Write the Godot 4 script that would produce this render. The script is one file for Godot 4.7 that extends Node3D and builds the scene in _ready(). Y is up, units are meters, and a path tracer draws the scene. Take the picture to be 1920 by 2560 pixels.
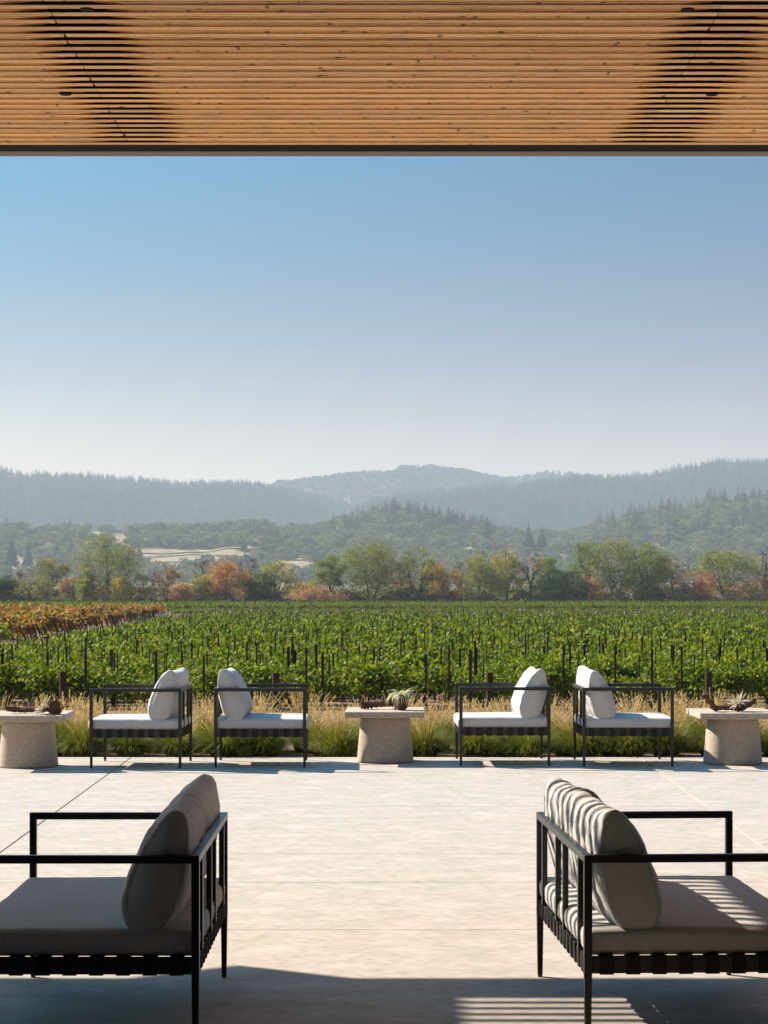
extends Node3D
# Shaded terrace of a winery looking over a vineyard to hazy wooded hills. Camera at the origin, looking along -z.

const EYE := 1.6

# ------------------------------------------------------------------ mesh collector
class MB:
	var v := PackedVector3Array()
	var n := PackedVector3Array()
	var uv := PackedVector2Array()
	var c := PackedColorArray()
	var idx := PackedInt32Array()
	var use_c := false
	var use_uv := false
	var col := Color(1, 1, 1)
	var rough := PackedInt32Array()

	func tri(a: Vector3, b: Vector3, d: Vector3) -> void:
		var nn := (d - a).cross(b - a).normalized()
		var k := v.size()
		v.append(a); v.append(b); v.append(d)
		n.append(nn); n.append(nn); n.append(nn)
		if use_c:
			c.append(col); c.append(col); c.append(col)
		idx.append(k); idx.append(k + 1); idx.append(k + 2)

	func quad(a: Vector3, b: Vector3, d: Vector3, e: Vector3) -> void:
		var nn := (d - a).cross(b - a).normalized()
		var k := v.size()
		v.append(a); v.append(b); v.append(d); v.append(e)
		n.append(nn); n.append(nn); n.append(nn); n.append(nn)
		if use_c:
			c.append(col); c.append(col); c.append(col); c.append(col)
		idx.append(k); idx.append(k + 1); idx.append(k + 2)
		idx.append(k); idx.append(k + 2); idx.append(k + 3)

	func quad_out(a: Vector3, b: Vector3, d: Vector3, e: Vector3, o: Vector3) -> void:
		if (d - a).cross(b - a).dot((a + b + d + e) * 0.25 - o) >= 0.0:
			quad(a, b, d, e)
		else:
			quad(a, e, d, b)

	func tri_out(a: Vector3, b: Vector3, d: Vector3, o: Vector3) -> void:
		if (d - a).cross(b - a).dot((a + b + d) / 3.0 - o) >= 0.0:
			tri(a, b, d)
		else:
			tri(a, d, b)

	# box with chamfered edges; t places it
	func cbox(size: Vector3, r: float, t := Transform3D()) -> void:
		var h := size * 0.5
		var o := t.origin
		var p := {}
		for sx in [-1, 1]:
			for sy in [-1, 1]:
				for sz in [-1, 1]:
					var s := Vector3(sx, sy, sz)
					for ax in 3:
						var q := s * (h - Vector3(r, r, r))
						q[ax] = s[ax] * h[ax]
						p[[sx, sy, sz, ax]] = t * q
					tri_out(p[[sx, sy, sz, 0]], p[[sx, sy, sz, 1]], p[[sx, sy, sz, 2]], o)
		for s in [-1, 1]:
			quad_out(p[[s, -1, -1, 0]], p[[s, 1, -1, 0]], p[[s, 1, 1, 0]], p[[s, -1, 1, 0]], o)
			quad_out(p[[-1, s, -1, 1]], p[[1, s, -1, 1]], p[[1, s, 1, 1]], p[[-1, s, 1, 1]], o)
			quad_out(p[[-1, -1, s, 2]], p[[1, -1, s, 2]], p[[1, 1, s, 2]], p[[-1, 1, s, 2]], o)
			for w in [-1, 1]:
				quad_out(p[[s, w, -1, 0]], p[[s, w, 1, 0]], p[[s, w, 1, 1]], p[[s, w, -1, 1]], o)
				quad_out(p[[s, -1, w, 0]], p[[s, 1, w, 0]], p[[s, 1, w, 2]], p[[s, -1, w, 2]], o)
				quad_out(p[[-1, s, w, 1]], p[[1, s, w, 1]], p[[1, s, w, 2]], p[[-1, s, w, 2]], o)

	func box(a: Vector3, b: Vector3, r := 0.002) -> void:
		cbox((b - a).abs(), r, Transform3D(Basis(), (a + b) * 0.5))

	# tube through points with radii, smooth normals
	func tube(pts: PackedVector3Array, radii: PackedFloat32Array, sides: int, cap := true, lump := 0.0, rng: RandomNumberGenerator = null) -> void:
		var m := pts.size()
		var k := v.size()
		var side := Vector3.RIGHT
		for i in m:
			var d := (pts[mini(i + 1, m - 1)] - pts[maxi(i - 1, 0)]).normalized()
			if absf(d.dot(side)) > 0.95:
				side = Vector3.FORWARD if absf(d.z) < 0.9 else Vector3.UP
			var x := (side - d * side.dot(d)).normalized()
			side = x
			var y := d.cross(x)
			for j in sides:
				var a := TAU * j / sides
				var r := x * cos(a) + y * sin(a)
				var rr := radii[i]
				if lump > 0.0:
					rr *= 1.0 + rng.randf_range(-lump, lump)
				v.append(pts[i] + r * rr)
				n.append(r)
				if use_c:
					c.append(col)
				if use_uv:
					uv.append(Vector2(float(j) / sides, float(i)))
		for i in m - 1:
			for j in sides:
				var a := k + i * sides + j
				var b := k + i * sides + (j + 1) % sides
				idx.append(a); idx.append(b + sides); idx.append(b)
				idx.append(a); idx.append(a + sides); idx.append(b + sides)
		if cap:
			for e in [0, m - 1]:
				var kk := v.size()
				var out: Vector3 = (pts[0] - pts[1]).normalized() if e == 0 else (pts[m - 1] - pts[m - 2]).normalized()
				for j in sides:
					v.append(v[k + e * sides + j]); n.append(out)
					if use_c:
						c.append(col)
					if use_uv:
						uv.append(Vector2.ZERO)
				for j in range(1, sides - 1):
					if e == 0:
						idx.append(kk); idx.append(kk + j); idx.append(kk + j + 1)
					else:
						idx.append(kk); idx.append(kk + j + 1); idx.append(kk + j)

	# grid of points, rows x cols, normals left to smooth()
	func grid(pts: PackedVector3Array, rows: int, cols: int, close := false) -> void:
		var k := v.size()
		for p in pts:
			v.append(p); n.append(Vector3.ZERO)
			if use_c:
				c.append(col)
		var cc := cols if close else cols - 1
		for i in rows - 1:
			for j in cc:
				var a := k + i * cols + j
				var b := k + i * cols + (j + 1) % cols
				idx.append(a); idx.append(b); idx.append(b + cols)
				idx.append(a); idx.append(b + cols); idx.append(a + cols)

	func smooth() -> void:
		var acc := {}
		var keys := []
		keys.resize(v.size())
		for i in v.size():
			keys[i] = Vector3i((v[i] * 5000.0).round())
		for f in idx.size() / 3:
			var a := idx[f * 3]
			var b := idx[f * 3 + 1]
			var d := idx[f * 3 + 2]
			var nn := (v[d] - v[a]).cross(v[b] - v[a])
			for q in [a, b, d]:
				acc[keys[q]] = acc.get(keys[q], Vector3.ZERO) + nn
		for i in v.size():
			var s: Vector3 = acc.get(keys[i], Vector3.UP)
			n[i] = s.normalized()

	# fast smooth for meshes without shared seams
	func smooth_fast() -> void:
		for f in idx.size() / 3:
			var a := idx[f * 3]
			var b := idx[f * 3 + 1]
			var d := idx[f * 3 + 2]
			var nn := (v[d] - v[a]).cross(v[b] - v[a])
			n[a] += nn; n[b] += nn; n[d] += nn
		for i in v.size():
			n[i] = n[i].normalized()

	func mesh() -> ArrayMesh:
		var arr := []
		arr.resize(Mesh.ARRAY_MAX)
		arr[Mesh.ARRAY_VERTEX] = v
		arr[Mesh.ARRAY_NORMAL] = n
		if use_c:
			arr[Mesh.ARRAY_COLOR] = c
		if use_uv:
			arr[Mesh.ARRAY_TEX_UV] = uv
		arr[Mesh.ARRAY_INDEX] = idx
		var am := ArrayMesh.new()
		am.add_surface_from_arrays(Mesh.PRIMITIVE_TRIANGLES, arr)
		return am

# ------------------------------------------------------------------ helpers
var taken := {}
var M := {}

func numbered(called: String) -> String:
	var k: int = taken.get(called, 0)
	taken[called] = k + 1
	return called if k == 0 else "%s_%03d" % [called, k]

func tag(o: Node, label: String, category: String, group := "", kind := "") -> Node:
	if label: o.set_meta("label", label)
	if category: o.set_meta("category", category)
	if group: o.set_meta("group", group)
	if kind: o.set_meta("kind", kind)
	return o

func thing(called: String, label: String, category: String, at := Vector3.ZERO, turn := 0.0, group := "") -> Node3D:
	var o := Node3D.new()
	o.name = numbered(called)
	add_child(o)
	o.position = at
	o.rotation.y = turn
	tag(o, label, category, group)
	return o

func part(called: String, me: Mesh, m: Material, parent: Node, t := Transform3D()) -> MeshInstance3D:
	var o := MeshInstance3D.new()
	o.name = called
	o.mesh = me
	o.material_override = m
	o.transform = t
	if parent == self:
		o.name = numbered(called)
	parent.add_child(o, true)
	return o

func struct(called: String, me: Mesh, m: Material) -> MeshInstance3D:
	var o := part(called, me, m, self)
	o.set_meta("kind", "structure")
	return o

func copies(called: String, me: Mesh, m: Material, places: Array, cols: PackedColorArray, label: String, category: String, parent: Node = null) -> MultiMeshInstance3D:
	var mm := MultiMesh.new()
	mm.transform_format = MultiMesh.TRANSFORM_3D
	mm.use_colors = cols.size() > 0
	mm.mesh = me
	mm.instance_count = places.size()
	for i in places.size():
		mm.set_instance_transform(i, places[i])
		if cols.size() > 0:
			mm.set_instance_color(i, cols[i])
	var o := MultiMeshInstance3D.new()
	o.name = numbered(called)
	o.multimesh = mm
	o.material_override = m
	(parent if parent else self).add_child(o, true)
	tag(o, label, category, "", "stuff")
	return o

func lin(r: float, g: float, b: float) -> Color:
	return Color(r, g, b).linear_to_srgb()

func mat(called: String, col: Color, rough := 0.8, spec := 0.5) -> StandardMaterial3D:
	var m := StandardMaterial3D.new()
	m.resource_name = called
	m.albedo_color = col
	m.roughness = rough
	m.metallic_specular = spec
	M[called] = m
	return m

func vmat(called: String, rough := 0.7, back := 0.0, spec := 0.3) -> StandardMaterial3D:
	var m := mat(called, Color.WHITE, rough, spec)
	m.vertex_color_use_as_albedo = true
	if back > 0.0:
		m.backlight_enabled = true
		m.backlight = lin(back, back, back * 0.55)
	return m

func noise_tex(seed_: int, freq: float, ramp: Array, size := 512, octaves := 4, kind := FastNoiseLite.TYPE_SIMPLEX_SMOOTH) -> NoiseTexture2D:
	var f := FastNoiseLite.new()
	f.seed = seed_
	f.frequency = freq
	f.noise_type = kind
	f.fractal_octaves = octaves
	var t := NoiseTexture2D.new()
	t.width = size
	t.height = size
	t.seamless = true
	t.noise = f
	if ramp.size() > 0:
		var g := Gradient.new()
		var offs := PackedFloat32Array()
		var cols := PackedColorArray()
		for r in ramp:
			offs.append(r[0]); cols.append(r[1])
		g.offsets = offs
		g.colors = cols
		t.color_ramp = g
	return t

func triplanar(m: StandardMaterial3D, scale: Vector3, world := true) -> void:
	m.uv1_triplanar = true
	m.uv1_world_triplanar = world
	m.uv1_scale = scale

# photograph pixel (1920 x 2560) at a depth -> point
func px(x: float, y: float, d: float) -> Vector3:
	return Vector3((x - 962.0) / 5600.0 * d, EYE - (y - 1432.0) / 5600.0 * d, -d)

# ground level of the vineyard at a depth
func field_y(d: float) -> float:
	if d < 22.0:
		return -0.06
	if d < 46.0:
		var t := (d - 22.0) / 24.0
		return lerpf(-0.06, -1.33 - 0.00947 * 46.0, t * t * (3.0 - 2.0 * t))
	if d < 520.0:
		return -1.33 - 0.00947 * d
	return maxf(-1.33 - 0.00947 * 520.0 - (d - 520.0) * 0.004, -9.0)

# ------------------------------------------------------------------ scene
func _ready() -> void:
	var t0 := Time.get_ticks_msec()
	set_camera()
	set_light()
	make_materials()
	print("materials ", Time.get_ticks_msec() - t0)
	make_terrace()
	make_roof()
	make_ground()
	make_hills()
	print("structure ", Time.get_ticks_msec() - t0)
	make_treeline()
	print("treeline ", Time.get_ticks_msec() - t0)
	make_vineyard()
	print("vineyard ", Time.get_ticks_msec() - t0)
	make_far_things()
	make_grasses()
	make_furniture()
	make_tables()
	print("done ", Time.get_ticks_msec() - t0)

func set_camera() -> void:
	var cam := Camera3D.new()
	cam.name = "camera"
	cam.projection = Camera3D.PROJECTION_FRUSTUM
	cam.near = 0.1
	cam.far = 30000.0
	cam.size = 0.1 * 2560.0 / 5600.0
	cam.frustum_offset = Vector2(-2.0, 152.0) / 5600.0 * 0.1
	cam.position = Vector3(0, EYE, 0)
	add_child(cam)
	cam.current = true

const SUN := Vector3(1.12, -1.0, 0.70)   # the way the sunlight travels

func set_light() -> void:
	var sun := DirectionalLight3D.new()
	sun.name = "sun"
	add_child(sun)
	sun.look_at_from_position(Vector3.ZERO, SUN, Vector3.UP)
	sun.light_energy = 1.5
	sun.light_color = Color(1.0, 0.945, 0.875)
	sun.light_angular_distance = 0.5
	sun.shadow_enabled = true
	var env := Environment.new()
	env.background_mode = Environment.BG_SKY
	env.sky = Sky.new()
	var pan := PanoramaSkyMaterial.new()
	pan.panorama = ImageTexture.create_from_image(sky_image())
	env.sky.sky_material = pan
	env.tonemap_mode = Environment.TONE_MAPPER_LINEAR
	env.tonemap_exposure = 2.4
	env.fog_enabled = true
	env.fog_density = 0.00013
	env.fog_light_color = Color(0.90, 0.96, 1.0)
	env.sdfgi_enabled = true
	env.ssao_enabled = true
	env.ssil_enabled = true
	var we := WorldEnvironment.new()
	we.name = "environment"
	we.environment = env
	add_child(we)

# clear sky: pale at the horizon, deeper blue with height and away from the sun
func sky_image() -> Image:
	var w := 1024
	var h := 512
	var im := Image.create(w, h, false, Image.FORMAT_RGBF)
	var to_sun := -SUN.normalized()
	var pale := Vector3(0.88, 0.62, 0.36)
	var blue := Vector3(0.008, 0.10, 0.20)
	var zenith := Vector3(0.03, 0.11, 0.22)
	for y in h:
		var el := (0.5 - (y + 0.5) / h) * PI
		var e := maxf(rad_to_deg(el), 0.0)
		var base := pale * exp(-e / 2.9) + blue.lerp(zenith, clampf(e / 60.0, 0.0, 1.0)) * (1.0 - exp(-e / 3.0))
		for x in w:
			# a panorama begins at -z and turns towards +x
			var az := (x + 0.5) / w * TAU
			var dir := Vector3(sin(az) * cos(el), sin(el), -cos(az) * cos(el))
			var g := exp((dir.dot(to_sun) - 1.0) * 3.5)
			var white := 0.02 * g
			im.set_pixel(x, y, Color(base.x * (0.40 + 3.9 * g) + white, base.y * (0.36 + 4.1 * g) + white, base.z * (0.50 + 3.2 * g) + white))
	return im

func wood_image(seed_: int, dark: bool) -> Image:
	var rng := RandomNumberGenerator.new()
	rng.seed = seed_
	var w := 1024
	var boards := 32
	var bh := 16
	var im := Image.create(w, boards * bh, false, Image.FORMAT_RGB8)
	var f := FastNoiseLite.new()
	f.seed = seed_
	f.frequency = 1.0
	f.fractal_octaves = 3
	var f2 := FastNoiseLite.new()
	f2.seed = seed_ + 7
	f2.frequency = 1.0
	f2.fractal_octaves = 2
	for b in boards:
		var tone := rng.randf_range(0.80, 1.12)
		var warm := rng.randf_range(-0.03, 0.03)
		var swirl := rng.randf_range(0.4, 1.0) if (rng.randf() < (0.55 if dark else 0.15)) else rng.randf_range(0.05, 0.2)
		var rings := rng.randf_range(1.5, 3.5)
		var knots := []
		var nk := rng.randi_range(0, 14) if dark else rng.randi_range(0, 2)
		for k in nk:
			knots.append([rng.randf() * w, rng.randf_range(2.0, 13.0), rng.randf_range(1.6, 4.2), rng.randf_range(1.5, 4.0)])
		for y in bh:
			var line := PackedFloat32Array()
			for x in w:
				var u := float(x) / w
				var vv := float(y) / bh
				# wrap along the length
				var n1 := lerpf(f.get_noise_2d(u * 16.0, b * 7.3 + vv * 0.9), f.get_noise_2d((u - 1.0) * 16.0, b * 7.3 + vv * 0.9), u)
				var n2 := f2.get_noise_2d(u * 60.0, b * 3.1 + vv * 9.0)
				var d := (vv + n1 * swirl * 2.4) * rings
				var fr := absf(fposmod(d, 1.0) - 0.5) * 2.0
				var grain := smoothstep(0.80, 0.99, fr)
				var val := tone * (1.0 + n2 * 0.10)
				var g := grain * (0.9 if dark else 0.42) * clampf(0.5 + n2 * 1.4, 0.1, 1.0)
				val *= 1.0 - g
				var n3 := f.get_noise_2d(u * 9.0 + 40.0, b * 5.7 + vv * 2.6)
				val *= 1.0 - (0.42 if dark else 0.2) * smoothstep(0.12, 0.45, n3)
				for k in knots:
					var dx: float = (x - k[0]) / k[2]
					var dy: float = (y - k[1]) / k[3]
					var q := dx * dx + dy * dy
					if q < 2.2:
						val *= lerpf(0.28, 1.0, smoothstep(0.5, 2.2, q))
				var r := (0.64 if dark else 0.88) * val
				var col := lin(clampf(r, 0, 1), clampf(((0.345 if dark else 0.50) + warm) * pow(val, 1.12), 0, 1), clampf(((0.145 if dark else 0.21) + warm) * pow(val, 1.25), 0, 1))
				im.set_pixel(x, b * bh + y, col)
	return im

func speckle_image(seed_: int) -> Array:
	var rng := RandomNumberGenerator.new()
	rng.seed = seed_
	var s := 512
	var im := Image.create(s, s, false, Image.FORMAT_RGB8)
	var hi := Image.create(s, s, false, Image.FORMAT_RGB8)
	var f := FastNoiseLite.new()
	f.seed = seed_
	f.frequency = 0.02
	for y in s:
		for x in s:
			var k := 1.0 + f.get_noise_2d(x, y) * 0.10 + rng.randf_range(-0.07, 0.07)
			im.set_pixel(x, y, lin(0.47 * k, 0.385 * k, 0.30 * k))
			var g := 0.8 + rng.randf() * 0.08
			hi.set_pixel(x, y, Color(g, g, g))
	for i in 5200:
		var cx := rng.randi_range(0, s - 1)
		var cy := rng.randi_range(0, s - 1)
		var r := 1 + int(pow(rng.randf(), 3.0) * 3.2)
		var light := rng.randf() < 0.35
		var k := rng.randf_range(0.35, 0.75)
		for dy in range(-r, r + 1):
			for dx in range(-r, r + 1):
				if dx * dx + dy * dy <= r * r * 0.8:
					var x := posmod(cx + dx, s)
					var y := posmod(cy + dy, s)
					if light:
						im.set_pixel(x, y, lin(0.56, 0.49, 0.41))
					else:
						im.set_pixel(x, y, lin(0.36 * k, 0.29 * k, 0.22 * k))
						hi.set_pixel(x, y, Color(0.25, 0.25, 0.25))
	return [im, hi]

func weave_image(seed_: int) -> Array:
	var rng := RandomNumberGenerator.new()
	rng.seed = seed_
	var s := 512
	var im := Image.create(s, s, false, Image.FORMAT_RGB8)
	var hi := Image.create(s, s, false, Image.FORMAT_RGB8)
	var warp := PackedFloat32Array()
	var weft := PackedFloat32Array()
	for i in 128:
		warp.append(rng.randf_range(0.88, 1.08))
		weft.append(rng.randf_range(0.88, 1.08))
	for y in s:
		for x in s:
			var a := x / 4
			var b := y / 4
			var over := (a + b) % 2 == 0
			var k := (warp[a] if over else weft[b]) * rng.randf_range(0.94, 1.05)
			im.set_pixel(x, y, lin(minf(0.53 * k, 1), minf(0.51 * k, 1), minf(0.485 * k, 1)))
			var p := float(x % 4 if not over else y % 4)
			var g := 0.4 + 0.15 * (1.5 - absf(p - 1.5))
			hi.set_pixel(x, y, Color(g, g, g))
	return [im, hi]

func make_materials() -> void:
	mat("black_metal", lin(0.018, 0.016, 0.015), 0.42, 0.5)
	M.black_metal.roughness_texture = noise_tex(5, 0.05, [[0.0, Color(0.75, 0.75, 0.75)], [1.0, Color(1, 1, 1)]], 256)
	triplanar(M.black_metal, Vector3(4, 4, 4), false)
	mat("strap", lin(0.032, 0.027, 0.024), 0.9, 0.25)
	var wv := weave_image(3)
	mat("linen", Color.WHITE, 0.95, 0.2)
	M.linen.albedo_texture = ImageTexture.create_from_image(wv[0])
	M.linen.heightmap_enabled = true
	M.linen.heightmap_texture = ImageTexture.create_from_image(wv[1])
	M.linen.heightmap_scale = 0.08
	M.linen.rim_enabled = true
	M.linen.rim = 0.25
	triplanar(M.linen, Vector3(4.0, 4.0, 4.0), false)
	mat("seam", lin(0.50, 0.48, 0.455), 0.95, 0.2)
	var sp := speckle_image(11)
	mat("cast_concrete", Color.WHITE, 0.9, 0.3)
	M.cast_concrete.albedo_texture = ImageTexture.create_from_image(sp[0])
	M.cast_concrete.heightmap_enabled = true
	M.cast_concrete.heightmap_texture = ImageTexture.create_from_image(sp[1])
	M.cast_concrete.heightmap_scale = 0.35
	triplanar(M.cast_concrete, Vector3(2.0, 2.0, 2.0), false)
	# terrace concrete: trowelled, streaked across
	mat("concrete", Color.WHITE, 0.85, 0.25)
	M.concrete.albedo_texture = noise_tex(21, 0.012, [[0.0, lin(0.385, 0.36, 0.30)], [0.36, lin(0.43, 0.39, 0.335)], [0.5, lin(0.445, 0.395, 0.345)], [0.66, lin(0.46, 0.405, 0.357)], [1.0, lin(0.53, 0.475, 0.43)]], 1024, 5)
	M.concrete.albedo_texture.noise.fractal_gain = 0.40
	M.concrete.detail_enabled = true
	M.concrete.detail_blend_mode = BaseMaterial3D.BLEND_MODE_MUL
	M.concrete.detail_albedo = noise_tex(22, 0.03, [[0.0, Color(0.89, 0.89, 0.87)], [0.45, Color(0.97, 0.97, 0.97)], [0.7, Color(1, 1, 1)], [1.0, Color(1, 1, 1)]], 1024, 4)
	M.concrete.detail_albedo.noise.fractal_gain = 0.36
	M.concrete.detail_uv_layer = BaseMaterial3D.DETAIL_UV_2
	M.concrete.uv2_triplanar = true
	M.concrete.uv2_world_triplanar = true
	M.concrete.uv2_scale = Vector3(0.36, 0.6, 0.6)
	M.concrete.roughness_texture = noise_tex(23, 0.02, [[0.0, Color(0.65, 0.65, 0.65)], [1.0, Color(1, 1, 1)]], 512, 4)
	triplanar(M.concrete, Vector3(0.20, 0.3, 0.33), true)
	mat("joint", lin(0.06, 0.055, 0.05), 0.95)
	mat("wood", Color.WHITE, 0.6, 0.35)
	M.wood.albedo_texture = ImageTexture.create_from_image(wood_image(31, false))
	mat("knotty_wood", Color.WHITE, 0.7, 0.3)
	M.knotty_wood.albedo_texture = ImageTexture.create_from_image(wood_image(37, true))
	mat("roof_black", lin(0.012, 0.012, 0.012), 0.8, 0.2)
	mat("roof_bronze", lin(0.15, 0.115, 0.085), 0.55, 0.4)
	mat("plaster_dark", lin(0.05, 0.047, 0.045), 0.9)
	mat("soil", Color.WHITE, 0.95, 0.2)
	M.soil.albedo_texture = noise_tex(41, 0.03, [[0.0, lin(0.15, 0.085, 0.055)], [0.5, lin(0.235, 0.145, 0.10)], [1.0, lin(0.34, 0.23, 0.17)]], 512, 5)
	triplanar(M.soil, Vector3(0.14, 0.14, 0.14), true)
	mat("hill_grass", Color.WHITE, 0.95, 0.2)
	M.hill_grass.albedo_texture = noise_tex(43, 0.02, [[0.0, lin(0.16, 0.15, 0.07)], [0.45, lin(0.30, 0.23, 0.14)], [1.0, lin(0.46, 0.35, 0.24)]], 512, 5)
	triplanar(M.hill_grass, Vector3(0.004, 0.004, 0.004), true)
	mat("dry_grass", Color.WHITE, 0.95, 0.2)
	M.dry_grass.albedo_texture = noise_tex(44, 0.03, [[0.0, lin(0.07, 0.075, 0.03)], [0.5, lin(0.13, 0.115, 0.055)], [1.0, lin(0.24, 0.19, 0.10)]], 512, 5)
	triplanar(M.dry_grass, Vector3(0.02, 0.02, 0.02), true)
	mat("brown_slope", lin(0.05, 0.045, 0.035), 0.95)
	mat("forest_floor", lin(0.05, 0.055, 0.03), 0.95)
	mat("post_steel", Color.WHITE, 0.75, 0.4)
	M.post_steel.albedo_texture = noise_tex(47, 0.04, [[0.0, lin(0.022, 0.012, 0.009)], [0.55, lin(0.038, 0.018, 0.012)], [1.0, lin(0.085, 0.034, 0.02)]], 256, 4)
	triplanar(M.post_steel, Vector3(2, 2, 2), true)
	mat("stake_wood", lin(0.05, 0.033, 0.024), 0.9, 0.2)
	mat("tube_white", lin(0.62, 0.61, 0.58), 0.7)
	vmat("leaf", 0.62, 0.8, 0.3)
	vmat("far_leaf", 0.8, 0.7, 0.2)
	vmat("blade", 0.6, 0.7, 0.3)
	vmat("needle", 0.85, 0.15, 0.2)
	mat("bark", Color.WHITE, 0.95, 0.2)
	M.bark.albedo_texture = noise_tex(53, 0.05, [[0.0, lin(0.035, 0.028, 0.022)], [0.6, lin(0.085, 0.07, 0.055)], [1.0, lin(0.16, 0.135, 0.11)]], 256, 4)
	triplanar(M.bark, Vector3(0.6, 0.2, 0.6), true)
	mat("vine_wood", Color.WHITE, 0.95, 0.2)
	M.vine_wood.albedo_texture = noise_tex(57, 0.03, [[0.0, lin(0.03, 0.018, 0.012)], [0.5, lin(0.12, 0.07, 0.045)], [1.0, lin(0.30, 0.20, 0.14)]], 256, 5)
	triplanar(M.vine_wood, Vector3(9, 9, 9), true)
	vmat("air_leaf", 0.8, 0.3, 0.2)
	mat("house_white", lin(0.74, 0.72, 0.68), 0.8)
	mat("house_roof", lin(0.12, 0.11, 0.11), 0.85)
	mat("pale_roof", lin(0.62, 0.58, 0.55), 0.7)
	mat("window_dark", lin(0.03, 0.035, 0.04), 0.2)

# ------------------------------------------------------------------ terrace
func make_terrace() -> void:
	var base := MB.new()
	base.box(Vector3(-15.4, -0.35, 6), Vector3(15.4, -0.02, -19.42), 0.004)
	var floor_ := struct("terrace_floor", base.mesh(), M.joint)
	var xs := [-15.4, -11.0, -6.6, -2.2, 2.2, 6.6, 11.0, 15.4]  # outer columns are unseen, added to bounce sunlight up to the ceiling
	var zs := [-6.0, -1.2, 3.2, 6.9, 10.04, 11.58, 12.75, 15.35, 17.9, 19.45]
	for i in xs.size() - 1:
		for j in zs.size() - 1:
			var s := MB.new()
			s.box(Vector3(xs[i] + 0.004, -0.0195, -zs[j] - 0.003), Vector3(xs[i + 1] - 0.004, 0.0, -zs[j + 1] + 0.003), 0.0025)
			part("slab", s.mesh(), M.concrete, floor_)

func strip_uv(s: MB, board: int, u0: float, len_scale := 3.0) -> void:
	s.use_uv = true
	s.uv.resize(s.v.size())
	for k in s.v.size():
		var p := s.v[k]
		var vv := clampf((p.z - s.v[0].z) / 0.07 + 0.5, 0.0, 1.0)
		s.uv[k] = Vector2(p.x / len_scale + u0, (board + 0.5 + (vv - 0.5) * 0.9) / 32.0)

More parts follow.
